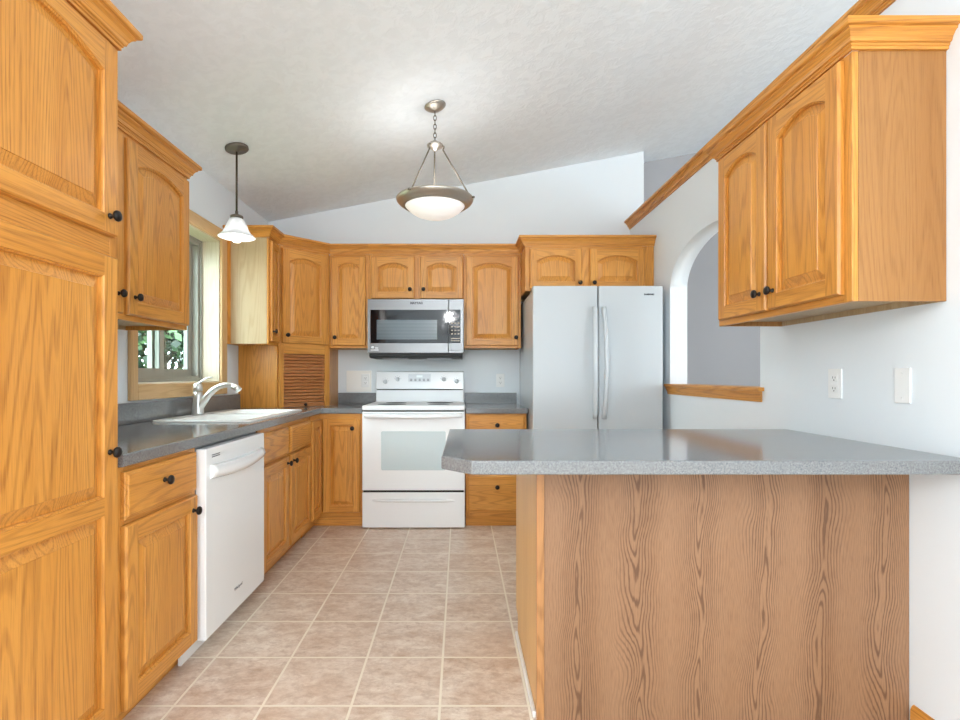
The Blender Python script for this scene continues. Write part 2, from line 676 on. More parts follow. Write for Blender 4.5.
# reveal
sec = [(AY0, AZ0)] + arc + [(AY1, AZ0)]
for i in range(len(sec) - 1):
    (ya, za), (yb, zb) = sec[i], sec[i + 1]
    b.face([(XR, ya, za), (XBE, ya, za), (XBE, yb, zb), (XR, yb, zb)], 0, 1 <= i <= nA)
b.face([(XR, AY0, AZ0), (XBE, AY0, AZ0), (XBE, AY1, AZ0), (XR, AY1, AZ0)])
b.face([(XR, YP, ZT), (XBE, YP, ZT), (XBE, YB, ZT), (XR, YB, ZT)])
b.face([(XR, YP, 0), (XBE, YP, 0), (XBE, YP, ZT), (XR, YP, ZT)])
b.face([(XR, YB, 0), (XBE, YB, 0), (XBE, YB, ZT), (XR, YB, ZT)])
struct(b.build('wall_right', wall_paint))

b = MB()
b.prism([(XBE, 0), (XE + 0.15, 0), (XE + 0.15, zc(XE + 0.15)), (XBE, zc(XBE))], YB + 0.28, YB + 0.40, axis='y')
struct(b.build('wall_hall_back', hall_grey))
b = MB()
b.box(XE, XE + 0.15, YF, YB + 0.28, 0, 3.6)
struct(b.build('wall_hall_side', hall_grey))
b = MB()
b.prism([(XL - TL, 0), (XE, 0), (XE, zc(XE)), (XL - TL, zc(XL - TL))], YF - 0.12, YF, axis='y')
struct(b.build('wall_front', wall_paint))

# ------------------------------------------------------------------ crown moulding
CROWN = [(0, 0), (0.009, 0), (0.009, 0.009), (0.013, 0.011), (0.013, 0.017), (0.019, 0.019), (0.022, 0.030), (0.029, 0.041),
         (0.037, 0.047), (0.037, 0.053), (0.046, 0.055), (0.050, 0.059), (0.050, 0.073), (0, 0.073)]


def crown_rings(path, z, prof=CROWN):
    P = [Vector((p[0], p[1])) for p in path]
    rings = []
    for i, p in enumerate(P):
        nn = []
        for a, c in ((i - 1, i), (i, i + 1)):
            if a < 0 or c >= len(P):
                continue
            d = (P[c] - P[a]).normalized()
            nn.append(Vector((d.y, -d.x)))
        if len(nn) == 1:
            off = nn[0]
        else:
            mdir = (nn[0] + nn[1]).normalized()
            off = mdir / mdir.dot(nn[0])
        rings.append([Vector((p.x + off.x * o, p.y + off.y * o, z + h)) for o, h in prof])
    return rings


def crown_part(rings, i0, i1, root, rz=0.0, name='crown_moulding', mats=None):
    """rings i0..i1 built as a child of root (mesh moved into the root's frame)"""
    if root is not None:
        inv = (Matrix.Translation(root.location) @ Matrix.Rotation(root.rotation_euler.z, 4, 'Z')).inverted()
    else:
        inv = Matrix.Identity(4)
    b = MB()
    for i in range(i0, i1):
        a = [inv @ v for v in rings[i]]
        c = [inv @ v for v in rings[i + 1]]
        d = c[0] - a[0]
        b.grid([a, c], 2 if abs(d.y) > abs(d.x) else 1, False, True, i == i0, i == i1 - 1)
    return b.build(name, mats or OAK, root)


# ledge trim on the partition and its cap
rg = crown_rings([(XR, YB - 0.002), (XR, YP)], ZT)
tr = crown_part(rg, 0, 1, None, name='trim_1')
struct(tr, 'oak crown trim running along top of white partition wall', 'trim')
b = MB()
b.box(XR, XBE + 0.03, YP, YB - 0.002, ZT + 0.001, ZT + 0.067, 2)
b.build('ledge_cap', OAK, tr)

# sill of the pass-through
b = MB()
PS = [(0, 0), (0.008, 0), (0.012, 0.02), (0.02, 0.04), (0.022, 0.052), (0, 0.052)]
yA, yB_ = AY0 - 0.03, AY1 + 0.035
rings = [[(XR - o, yA + (0.022 - o) * 0.6, 1.003 + h) for o, h in PS], [(XR - o, yB_ - (0.022 - o) * 0.6, 1.003 + h) for o, h in PS]]
b.grid(rings, 2, False, True, True, True)
b.box(XR - 0.03, XR, yA - 0.006, yB_ + 0.006, 1.056, 1.075, 2, 0.003)
b.box(XR, XBE + 0.02, AY0 + 0.002, AY1 - 0.002, 1.047, 1.075, 2)
struct(b.build('trim_2', OAK), 'oak sill board under the arched opening in white wall', 'sill')

b = MB()
b.prism([(XR, 0.001), (XR - 0.012, 0.001), (XR - 0.012, 0.045), (XR - 0.006, 0.058), (XR, 0.062)], YP, 1.674, 2, axis='y')
struct(b.build('baseboard_right', OAK), 'oak baseboard on white wall beside peninsula panel', 'baseboard')

# ------------------------------------------------------------------ window
win = bpy.data.objects.new('window_1', None)
COL.objects.link(win)
win.location = (XL, WY0, WZ0)
struct(win, 'sliding window with oak casing over the sink', 'window')


def wb_(name, boxes, mats, par=win, bev=0.0):
    b = MB()
    for bx in boxes:
        x0, x1, y0, y1, z0, z1 = bx[:6]
        b.box(x0, x1, y0, y1, z0, z1, bx[6] if len(bx) > 6 else 0, bev)
    return b.build(name, mats, par)


ww, wh = WY1 - WY0, WZ1 - WZ0
cw = 0.075
wb_('casing', [(0.0, 0.018, -cw + 0.022, 0.008, -cw, wh + cw, 0), (0.0, 0.018, ww - 0.008, ww + cw, -cw, wh + cw, 0),
               (0.0, 0.018, 0.008, ww - 0.008, wh - 0.008, wh + cw, 1), (0.0, 0.018, 0.008, ww - 0.008, -cw, 0.008, 1)],
    [casing_v, casing_y], bev=0.004)
wb_('jamb', [(-0.225, 0.0, 0.0, 0.014, 0, wh, 0), (-0.225, 0.0, ww - 0.014, ww, 0, wh, 0),
             (-0.225, 0.0, 0.014, ww - 0.014, 0, 0.014, 1), (-0.225, 0.0, 0.014, ww - 0.014, wh - 0.014, wh, 1)], [jamb_v, jamb_y])
fx0, fx1 = -0.215, -0.128
wb_('outer_frame', [(fx0, fx1, 0.014, 0.05, 0.014, wh - 0.014), (fx0, fx1, ww - 0.05, ww - 0.014, 0.014, wh - 0.014),
                    (fx0, fx1, 0.05, ww - 0.05, 0.014, 0.05), (fx0, fx1, 0.05, ww - 0.05, wh - 0.05, wh - 0.014),
                    (fx1, fx1 + 0.014, 0.014, 0.03, 0.014, wh - 0.014), (fx1, fx1 + 0.014, ww - 0.03, ww - 0.014, 0.014, wh - 0.014),
                    (fx1, fx1 + 0.014, 0.03, ww - 0.03, 0.014, 0.03), (fx1, fx1 + 0.014, 0.03, ww - 0.03, wh - 0.03, wh - 0.014)], [vinyl], bev=0.002)
for (xa, y0, y1) in ((-0.165, 0.05, ww / 2 + 0.03), (-0.202, ww / 2 - 0.03, ww - 0.05)):
    st = 0.045
    sash = wb_('sash', [(xa, xa + 0.03, y0, y0 + st, 0.05, wh - 0.05), (xa, xa + 0.03, y1 - st, y1, 0.05, wh - 0.05),
                        (xa, xa + 0.03, y0 + st, y1 - st, 0.05, 0.05 + st), (xa, xa + 0.03, y0 + st, y1 - st, wh - 0.05 - st, wh - 0.05),
                        (xa + 0.028, xa + 0.031, y0 + st, y0 + st + 0.006, 0.05 + st, wh - 0.05 - st, 1),
                        (xa + 0.028, xa + 0.031, y1 - st - 0.006, y1 - st, 0.05 + st, wh - 0.05 - st, 1)], [vinyl, vinyl_dark], bev=0.0)
    wb_('glass', [(xa + 0.012, xa + 0.016, y0 + st, y1 - st, 0.05 + st, wh - 0.05 - st)], [pane_glass], sash)

# ------------------------------------------------------------------ outside: lawn and trees
b = MB()
b.box(-40, XL - TL - 0.05, -20, 60, -0.6, -0.5)
gr = b.build('ground_outside', lawn)
gr['kind'] = 'structure'


def tree(loc, h, rad, nleaf, label, name='leafy_tree'):
    root = thing(name, label, 'tree', loc, 0, 'trees outside the window')
    b = MB()
    b.tube([(0, 0, 0), (0.05, 0, h * 0.4), (0.0, 0.08, h * 0.8)], [0.14, 0.1, 0.04], 8)
    for i in range(6):
        t = i * 1.05
        b.tube([(0.04, 0.02, h * (0.3 + 0.07 * i)), (0.5 * rad * math.cos(t), 0.5 * rad * math.sin(t), h * (0.45 + 0.08 * i))], [0.05, 0.015], 6)
    b.build('trunk', bark, root)
    b = MB()
    clusters = []
    for i in range(46):
        u, v_, w = random.random(), random.uniform(-1, 1), random.random() * 2 * math.pi
        r_ = rad * (0.45 + 0.55 * u)
        s_ = math.sqrt(1 - v_ * v_)
        clusters.append((r_ * s_ * math.cos(w), r_ * s_ * math.sin(w), h * 0.55 + v_ * h * 0.45))
    for i in range(nleaf):
        cx, cy, cz = random.choice(clusters)
        p = Vector((cx + max(-0.55, min(0.55, random.gauss(0, 0.28))), cy + max(-0.55, min(0.55, random.gauss(0, 0.28))), max(0.05, random.gauss(cz, 0.25))))
        d = Vector((random.gauss(0, 1), random.gauss(0, 1), random.gauss(0, 0.7))).normalized()
        e = d.cross(Vector((random.gauss(0, 1), random.gauss(0, 1), random.gauss(0, 1)))).normalized()
        l_, w_ = random.uniform(0.09, 0.17), random.uniform(0.035, 0.06)
        b.face([p, p + d * l_ * .5 + e * w_, p + d * l_, p + d * l_ * .5 - e * w_])
    b.build('foliage', leafm, root, recalc=False)
    return root


tree((-4.7, 8.0, -0.5), 4.8, 1.45, 16000, 'nearest green leafy tree outside the sliding window')
tree((-9.2, 11.2, -0.5), 6.5, 1.8, 8000, 'taller green tree standing farther out on the lawn')
tree((-8.6, 6.2, -0.5), 5.5, 1.5, 7000, 'green tree on the lawn in front of the window')

# ------------------------------------------------------------------ doors, drawers, knobs, cabinets
DT = 0.020


def door_mb(w, h, stile=0.056, panels=None, edge_mats=(0, 1)):
    """raised-panel door, x 0..w, z 0..h, back at y=0, front at y=-DT. panels: list of (z0, z1, rise)"""
    b = MB()
    V, H = edge_mats
    e = 0.005
    s = stile
    panels = panels or [(stile, h - stile, 0.0)]
    yf = -DT

    def rect(d, y):
        return [(d, y, d), (w - d, y, d), (w - d, y, h - d), (d, y, h - d)]
    for i in range(4):
        r = [rect(0, 0), rect(0, yf + 0.008), rect(0.0025, yf + 0.003), rect(e, yf)]
        for a, c in zip(r, r[1:]):
            b.face([a[i], a[(i + 1) % 4], c[(i + 1) % 4], c[i]], V if i % 2 else H)
    b.face(list(reversed(rect(0, 0))), V)
    b.face([(e, yf, e), (s, yf, e), (s, yf, h - e), (e, yf, h - e)], V)
    b.face([(w - s, yf, e), (w - e, yf, e), (w - e, yf, h - e), (w - s, yf, h - e)], V)
    nA = 16
    prev = e
    for (z0, z1, rise) in panels:
        b.face([(s, yf, prev), (w - s, yf, prev), (w - s, yf, z0), (s, yf, z0)], H)
        a = w / 2 - s
        if rise > 1e-4:
            R = (a * a + rise * rise) / (2 * rise)
            zc_ = z1 - R

        def outline(d):
            pts = [(s + d, z0 + d), (w - s - d, z0 + d)]
            if rise > 1e-4:
                for j in range(nA + 1):
                    x = (w - s - d) - (w - 2 * s - 2 * d) * j / nA
                    pts.append((x, zc_ + math.sqrt(max((R - d) ** 2 - (x - w / 2) ** 2, 0))))
            else:
                pts += [(w - s - d, z1 - d), (s + d, z1 - d)]
            return pts
        rings = []
        bv = min(0.040, a * 0.42)
        for d, dep in ((0, 0), (0.0015, 0.004), (0.0055, 0.006), (0.0065, 0.0150), (0.0120, 0.0150), (bv, 0.0045), (bv + 0.0012, 0.002)):
            rings.append([(x, yf + dep, z) for x, z in outline(d)])
        b.grid(rings, V, False, True)
        b.face(rings[-1], V)
        prev = z1
        if rise > 1e-4:
            o = outline(0)[2:]
            zt = z1 + 0.0005
            for j in range(nA):
                b.face([(o[j][0], yf, o[j][1]), (o[j][0], yf, zt), (o[j + 1][0], yf, zt), (o[j + 1][0], yf, o[j + 1][1])], H)
            prev = zt
    b.face([(s, yf, prev), (w - s, yf, prev), (w - s, yf, h - e), (s, yf, h - e)], H)
    return b


def drawer_mb(w, h):
    b = MB()
    yf = -DT

    def rect(d, y):
        return [(d, y, d), (w - d, y, d), (w - d, y, h - d), (d, y, h - d)]
    r = [rect(0, 0), rect(0, yf + 0.009), rect(0.003, yf + 0.006), rect(0.008, yf + 0.0045), rect(0.011, yf + 0.001), rect(0.014, yf)]
    b.grid(r, 1, False, True, True, True)
    return b


KNOB = [(0.0085, 0.0), (0.0085, 0.003), (0.0055, 0.005), (0.005, 0.013), (0.0075, 0.016), (0.0150, 0.019), (0.0165, 0.023), (0.0150, 0.028), (0.009, 0.031), (0.0, 0.032)]


def knob(parent, x, y, z):
    b = MB()
    b.lathe(KNOB, (0, 0, 0), 'y', 20, 0, -1)
    return b.build('knob', bronze, parent, (x, y, z))


def add_door(root, x0, x1, z0, z1, y=0.0, rise=0.0, kn=None, stile=0.056, panels=None, rz=0.0, x=None, label=None, edge=(0, 1)):
    w, h = x1 - x0, z1 - z0
    if panels is None:
        panels = [(stile, h - stile, rise)]
    mb = door_mb(w, h, stile, panels, edge)
    o = mb.build('door', OAK, root, (x0, y - 0.001, z0) if x is None else x, rz)
    if label:
        o['label'] = label
    if kn:
        knob(o, kn[0] - x0, -DT, kn[1] - z0)
    return o


def add_drawer(root, x0, x1, z0, z1, kn=None, y=0.0):
    o = drawer_mb(x1 - x0, z1 - z0).build('drawer', OAK, root, (x0, y - 0.001, z0))
    if kn:
        knob(o, kn[0] - x0, -DT, kn[1] - z0)
    return o


def carcass(root, w, d, h, z0=0.0, side=None, stile=(0.035, 0.035), top=0.04, bottom=0.035, mids=(), rails=(), lid=True, recess=0.02):
    """box with face frame; frame front at y=0, x 0..w, z z0..h (local)"""
    ft = 0.019
    b = MB()
    t = 0.014
    b.box(0, t, ft, d, z0, h, 0)
    b.box(w - t, w, ft, d, z0, h, 0)
    b.box(t, w - t, ft, d, z0 + recess, z0 + recess + 0.012, 3)
    if lid:
        b.box(t, w - t, ft, d, h - 0.012, h, 1)
    b.box(t, w - t, d - 0.006, d, z0, h - 0.012, 3)
    body = b.build('carcass', ([side] if side else OAK[:1]) + OAK[1:] + [pale_v], root)
    b = MB()
    b.box(0, stile[0], 0, ft, z0, h, 0, 0.0015, 1)
    b.box(w - stile[1], w, 0, ft, z0, h, 0, 0.0015, 1)
    b.box(stile[0], w - stile[1], 0, ft, z0, z0 + bottom, 1)
    b.box(stile[0], w - stile[1], 0, ft, h - top, h, 1)
    for (a, c) in mids:
        b.box(a, c, 0.0004, ft, z0 + bottom, h - top, 0)
    for (a, c) in rails:
        b.box(stile[0], w - stile[1], 0.0002, ft, a, c, 1)
    b.build('face_frame', OAK, root)
    return body


UB, UT = 1.357, 2.115      # upper cabinets: bottom and top
R90 = math.pi / 2
UG, BG = 'oak wall cabinets', 'oak base cabinets'

# --- crown runs (plan paths, room on the right-hand side of the direction of travel)
run = [(XL + 0.002, 3.657), (-1.36, 3.657), (-1.36, 3.86), (-1.055, 4.165), (-0.735, 4.165), (0.03, 4.165), (0.4935, 4.165), (0.4935, 3.91), (XR - 0.002, 3.91)]
RUN = crown_rings(run, UT)
LEFT = crown_rings([(-1.36, 1.578), (-1.36, 2.566), (XL + 0.002, 2.566)], UT)
PANT = crown_rings([(XL + 0.002, 0.965), (-1.05, 0.965), (-1.05, 1.575), (-1.30, 1.575)], UT + 0.015)
RIGHT = crown_rings([(XR - 0.002, 2.362), (1.188, 2.362), (1.188, 1.560), (XR - 0.002, 1.560)], UT)

# --- pantry
r = thing('pantry_cabinet', 'tall oak pantry cabinet nearest the camera, full height', 'cabinet', (-1.05, 0.965, 0), R90, 'oak tall cabinets')
del r['group']
carcass(r, 0.608, 0.61, UT + 0.015, 0.09, None, (0.03, 0.03), 0.02, 0.03, rails=[(1.47, 1.56)])
b = MB()
b.box(0.002, 0.606, 0.07, 0.085, 0.001, 0.089, 1)
b.build('toe_kick', OAK, r)
add_door(r, 0.02, 0.588, 0.105, 1.484, kn=(0.548, 0.906), stile=0.062, panels=[(0.06, 0.62, 0), (0.672, 1.317, 0)])
add_door(r, 0.02, 0.588, 1.547, 2.112, kn=(0.548, 1.600), stile=0.062, panels=[(0.056, 0.515, 0.045)])
crown_part(PANT, 0, 3, r)

# --- wall cabinet on the left wall between pantry and window
r = thing('wall_cabinet', 'oak wall cabinet left of the window, next to pantry', 'cabinet', (-1.36, 1.578, UB), R90, UG)
wE = 2.566 - 1.578
carcass(r, wE, 0.303, UT - UB, 0, None, (0.035, 0.035), 0.03, 0.035, mids=[(wE / 2 - 0.02, wE / 2 + 0.02)])
add_door(r, 0.02, wE / 2 - 0.017, 0.022, UT - UB - 0.02, rise=0.040, kn=(wE / 2 - 0.055, 1.454 - UB))
add_door(r, wE / 2 + 0.012, wE - 0.014, 0.022, UT - UB - 0.02, rise=0.040, kn=(wE / 2 + 0.050, 1.454 - UB))
crown_part(LEFT, 0, 2, r)

# --- narrow wall cabinet right of the window
r = thing('wall_cabinet', 'narrow oak wall cabinet showing its pale end panel right of the window', 'cabinet', (-1.36, 3.657, UB), R90, UG)
wD = 3.86 - 3.657 - 0.001
carcass(r, wD, 0.303, UT - UB, 0, None, (0.03, 0.03), 0.03, 0.035)
b = MB()
b.box(0.046, 0.300, -0.003, -0.0005, 0.002, UT - UB - 0.002, 0)
ep = b.build('end_panel', pale_v, r)
ep.location = (0, 0, 0)
ep.rotation_euler = (0, 0, -R90)
ep.location = (0, 0.312, 0)
ep.rotation_euler = (0, 0, -R90)
b = MB()
b.box(0.008, 0.0455, -0.006, -0.0005, 0.002, UT - UB - 0.002, 0)  # raised oak strip along the wall edge of the end panel
sc_p = b.build('edge_strip', OAK, r)
sc_p.location = (0, 0.312, 0)
sc_p.rotation_euler = (0, 0, -R90)
add_door(r, 0.018, wD - 0.018, 0.022, UT - UB - 0.02, rise=0.02, kn=(0.036, 1.45 - UB), stile=0.04)
crown_part(RUN, 0, 2, r)

# --- diagonal corner wall cabinet
r = thing('corner_wall_cabinet', 'diagonal oak corner wall cabinet above the tambour garage', 'cabinet', (-1.36, 3.86, UB), math.pi / 4)
wd = 0.305 * math.sqrt(2)
b = MB()
inv = (Matrix.Translation(r.location) @ Matrix.Rotation(math.pi / 4, 4, 'Z')).inverted()


def loc2(pts):
    return [tuple((inv @ Vector((x, y, UB)))[:2]) for x, y in pts]


b.prism(loc2([(-1.36 - 0.012, 3.862 + 0.012), (-1.057 - 0.012, 4.165 + 0.012), (-1.057, YB - 0.002), (XL + 0.002, YB - 0.002), (XL + 0.002, 3.862)]), 0.02, UT - UB, 0)
b.build('carcass', OAK, r)
b = MB()
b.box(0.001, 0.035, 0, 0.016, 0, UT - UB, 0, 0.0015, 1)
b.box(wd - 0.035, wd - 0.001, 0, 0.016, 0, UT - UB, 0, 0.0015, 1)
b.box(0.035, wd - 0.035, 0, 0.016, 0, 0.035, 1)
b.box(0.035, wd - 0.035, 0, 0.016, UT - UB - 0.03, UT - UB, 1)
b.build('face_frame', OAK, r)
add_door(r, 0.022, wd - 0.030, 0.022, UT - UB - 0.02, rise=0.038, kn=(0.055, 1.44 - UB))
crown_part(RUN, 2, 3, r)


def wall_cab(label, x0, x1, yfront, z0, z1, doors, ring, mids=(), stile=(0.03, 0.03), dep=None):
    r = thing('wall_cabinet', label, 'cabinet', (x0, yfront, z0), 0, UG)
    w = x1 - x0
    carcass(r, w, (YB - 0.002 - yfront) if dep is None else dep, z1 - z0, 0, None, stile, 0.03, 0.03, mids=[(a - x0, c - x0) for a, c in mids])
    for (a, c, za, zb, rise, kx, kz) in doors:
        add_door(r, a - x0, c - x0, za - z0, zb - z0, rise=rise, kn=(kx - x0, kz - z0), stile=0.052)
    crown_part(RUN, ring[0], ring[1], r)
    return r


wall_cab('narrow oak wall cabinet between corner unit and microwave', -1.054, -0.736, 4.165, UB, UT,
         [(-1.037, -0.760, UB + 0.018, UT - 0.02, 0.04, -1.003, 1.44)], (3, 4))
wall_cab('short two-door oak wall cabinet directly above the microwave', -0.734, 0.029, 4.165, 1.742, UT,
         [(-0.715, -0.368, 1.752, UT - 0.02, 0.04, -0.402, 1.826), (-0.322, 0.024, 1.752, UT - 0.02, 0.04, -0.293, 1.826)], (4, 5), mids=[(-0.37, -0.32)])
wall_cab('oak wall cabinet with one door between microwave and refrigerator', 0.031, 0.4925, 4.165, UB, UT,
         [(0.048, 0.470, UB + 0.018, UT - 0.02, 0.04, 0.450, 1.44)], (5, 6))
wall_cab('deep two-door oak wall cabinet directly above the refrigerator', 0.4945, XR - 0.003, 3.91, 1.775, UT,
         [(0.527, 0.922, 1.790, UT - 0.02, 0.045, 0.905, 1.833), (0.982, 1.397, 1.790, UT - 0.02, 0.045, 1.012, 1.833)], (6, 8), mids=[(0.91, 0.99)], stile=(0.05, 0.085))

# --- wall cabinet on the right partition
r = thing('wall_cabinet', 'two-door oak wall cabinet hanging on the right wall above peninsula', 'cabinet', (1.188, 2.362, UB), -R90, UG)
wR = 2.362 - 1.560
carcass(r, wR, XR - 0.002 - 1.188, UT - UB, 0, end_v, (0.035, 0.035), 0.02, 0.03, mids=[(0.36, 0.42)])
add_door(r, 0.030, 0.388, 0.024, UT - UB - 0.012, rise=0.040, kn=(0.355, 1.449 - UB))
add_door(r, 0.404, 0.772, 0.024, UT - UB - 0.012, rise=0.040, kn=(0.440, 1.449 - UB))
crown_part(RIGHT, 0, 3, r)

# --- tambour appliance garage on the counter
r = thing('appliance_garage', 'oak appliance garage with slatted tambour door in counter corner', 'cabinet', (-1.36, 3.862, CT), math.pi / 4)
inv = (Matrix.Translation(r.location) @ Matrix.Rotation(math.pi / 4, 4, 'Z')).inverted()
gh = UB + 0.018 - CT
b = MB()


def panel(pts, z0, z1, mat=0):
    b.prism(loc2(pts), z0, z1, mat)


panel([(XL + 0.003, 3.862), (-1.37, 3.862), (-1.37, 3.876), (XL + 0.003, 3.876)], 0.001, gh)
b.build('side_panel', OAK, r)
b = MB()
panel([(-1.057, 4.175), (-1.057, YB - 0.003), (-1.071, YB - 0.003), (-1.071, 4.175)], 0.001, gh)
b.build('side_panel', OAK, r)
b = MB()
b.box(0.001, 0.040, -0.002, 0.017, 0.001, gh, 0, 0.001, 1)
b.box(wd - 0.045, wd - 0.001, -0.002, 0.017, 0.001, gh, 0, 0.001, 1)
b.box(0.040, wd - 0.045, -0.002, 0.017, gh - 0.075, gh, 1)
b.build('face_frame', OAK, r)
b = MB()
zt = gh - 0.076
zb = 0.034
n = 15
b.box(0.041, wd - 0.046, 0.004, 0.016, 0.001, zb - 0.001, 1, 0.002)
for i in range(n):
    a = zb + (zt - zb) * i / n
    c = zb + (zt - zb) * (i + 1) / n
    b.grid([[(x, 0.016, a + 0.0004), (x, 0.011, a + 0.002), (x, 0.004, a + (c - a) * 0.28), (x, 0.004, a + (c - a) * 0.72), (x, 0.011, c - 0.002), (x, 0.016, c - 0.0004)] for x in (0.041, wd - 0.046)], 1, False, True, True, True)
td = b.build('tambour_door', [OAK[0], tambour_h, OAK[2]], r)
knob(td, 0.215, 0.004, 0.018).scale = (0.75, 0.75, 0.75)

# --- base cabinets, left run
KZ = 0.085


def base_cab(label, loc, rz, w, d, mids=(), rails=(), stile=(0.03, 0.03), name='base_cabinet', kick_d=0.06, lid=True):
    r = thing(name, label, 'cabinet', loc, rz, BG)
    carcass(r, w, d, CB - 0.002, KZ, None, stile, 0.03, 0.034, mids=mids, rails=rails, recess=0.0, lid=lid)
    b = MB()
    b.box(0.001, w - 0.001, kick_d, kick_d + 0.014, 0.001, KZ - 0.001, 1)
    b.build('toe_kick', OAK, r)
    return r


r = base_cab('oak base cabinet with drawer and door between pantry and dishwasher', (-1.05, 1.578, 0), R90, 0.462, 0.612, rails=[(0.655, 0.69)])
add_drawer(r, 0.014, 0.446, 0.683, 0.832, kn=(0.215, 0.769))
add_door(r, 0.014, 0.446, 0.092, 0.665, kn=(0.408, 0.611))

sw = 3.59 - 2.668
r = base_cab('oak sink base cabinet with two doors right of the dishwasher', (-1.05, 2.668, 0), R90, sw, 0.612,
             mids=[(0.43, 0.49)], rails=[(0.645, 0.67)], lid=False)
add_drawer(r, 0.018, 0.440, 0.662, 0.822)
add_drawer(r, 0.480, 0.902, 0.662, 0.822)
add_door(r, 0.018, 0.440, 0.092, 0.648, kn=(0.405, 0.609))
add_door(r, 0.480, 0.902, 0.092, 0.648, kn=(0.515, 0.609))

# corner unit, two leaves meeting at the inside corner
r = thing('corner_base_cabinet', 'oak corner base cabinet with folded two-leaf door beside range', 'cabinet', (-1.05, 3.855, 0), 0)
b = MB()
ox, oy = -1.05, 3.855
P = [(XL + 0.003, 3.591), (-1.05, 3.591), (-1.05, 3.855), (-0.729, 3.855), (-0.729, YB - 0.003), (XL + 0.003, YB - 0.003)]
b.prism([(x - ox, y - oy) for x, y in P], KZ, CB - 0.002, 0)
b.build('carcass', OAK, r)
b = MB()
b.box(0.300, 0.3205, -0.004, -0.0005, KZ, CB - 0.002, 0)
b.box(0.0005, 0.300, -0.004, -0.0005, 0.806, CB - 0.002, 1)
b.box(0.0005, 0.300, -0.004, -0.0005, KZ, 0.122, 1)
b.box(0.0005, 0.004, -0.263, -0.004, 0.806, CB - 0.002, 2)
b.box(0.0005, 0.004, -0.263, -0.004, KZ, 0.122, 2)
b.box(0.0005, 0.004, -0.263, -0.246, 0.122, 0.806, 0)
b.build('face_frame', OAK, r)
b = MB()
b.box(-0.066, -0.054, -0.264, 0.042, 0.001, KZ - 0.001, 2)
b.box(-0.054, 0.3205, 0.030, 0.042, 0.001, KZ - 0.001, 1)
b.build('toe_kick', OAK, r)
add_door(r, 0.028, 0.306, 0.112, 0.812, y=-0.004, kn=(0.252, 0.742), stile=0.05)
add_door(r, 0, 0.232, 0.112, 0.812, x=(0.005, -0.256, 0.112), rz=R90, stile=0.05)

# drawer stack between range and refrigerator
r = base_cab('oak drawer base cabinet between range and refrigerator', (0.042, 3.855, 0), 0, 0.456, 0.612, rails=[(0.69, 0.72), (0.39, 0.42)], kick_d=0.03)
add_drawer(r, 0.014, 0.442, 0.702, 0.838, kn=(0.235, 0.765))
add_drawer(r, 0.014, 0.442, 0.405, 0.690, kn=(0.235, 0.55))
add_drawer(r, 0.014, 0.442, 0.118, 0.393, kn=(0.235, 0.305))

# ------------------------------------------------------------------ countertops


def slab_cells(xs, ys, keep, z0, z1, bev, front):
    bm = bmesh.new()
    vv = {}

    def V(i, j):
        if (i, j) not in vv:
            vv[(i, j)] = bm.verts.new((xs[i], ys[j], z1))
        return vv[(i, j)]
    for (i, j) in keep:
        bm.faces.new((V(i, j), V(i + 1, j), V(i + 1, j + 1), V(i, j + 1)))
    ret = bmesh.ops.extrude_face_region(bm, geom=list(bm.faces))
    for g_ in ret['geom']:
        if isinstance(g_, bmesh.types.BMVert):
            g_.co.z = z0
    bmesh.ops.recalc_face_normals(bm, faces=bm.faces)
    es = [e for e in bm.edges if abs(e.verts[0].co.z - e.verts[1].co.z) < 1e-6 and front(e.verts[0].co, e.verts[1].co)]
    if bev and es:
        bmesh.ops.bevel(bm, geom=es, offset=bev, segments=3, affect='EDGES', profile=0.5)
    return bm


SX0, SX1, SY0, SY1 = -1.605, -1.090, 2.66, 3.575
xs = [XL + 0.002, SX0 + 0.02, SX1 - 0.02, -1.03, -0.728]
ys = [1.577, SY0 + 0.02, SY1 - 0.02, 3.83, YB - 0.002]
keep = [(i, j) for i in range(3) for j in range(4) if not (i == 1 and j == 1)] + [(3, 3)]
bm = slab_cells(xs, ys, keep, CB, CT, 0.005,
                lambda a, c: (abs(a.x + 1.03) < 1e-4 and abs(c.x + 1.03) < 1e-4 and min(a.y, c.y) < 3.8) or (abs(a.y - 3.83) < 1e-4 and abs(c.y - 3.83) < 1e-4 and max(a.x, c.x) > -1.0))
b = MB()
b.add_bm(bm)
ct = b.build('countertop', laminate)
tag(ct, 'grey laminate L-shaped countertop holding the white sink', 'countertop')
b = MB()
b.box(XL + 0.002, XL + 0.021, 1.577, 3.855, CT + 0.0005, 0.995, 0, 0.002)
b.box(-1.052, -0.728, YB - 0.021, YB - 0.002, CT + 0.0005, 0.985, 0, 0.002)
b.build('backsplash', laminate, ct)

b = MB()
b.prism([(0.041, 3.83), (0.505, 3.83), (0.505, YB - 0.002), (0.041, YB - 0.002)], CB, CT, 0, 0.004)
ct = b.build('countertop', laminate)
tag(ct, 'short grey countertop piece between range and refrigerator', 'countertop')
b = MB()
b.box(0.041, 0.490, YB - 0.021, YB - 0.002, CT + 0.0005, 0.985, 0, 0.002)
b.build('backsplash', laminate, ct)

# peninsula
b = MB()
PY0 = 1.457
b.prism([(-0.056, 1.548), (0.034, PY0), (XR - 0.002, PY0), (XR - 0.002, 2.33), (-0.048, 2.33)], CB, CT, 0, 0.004, 3)
ct = b.build('countertop', laminate)
tag(ct, 'large grey peninsula countertop with clipped corner in the foreground', 'countertop')

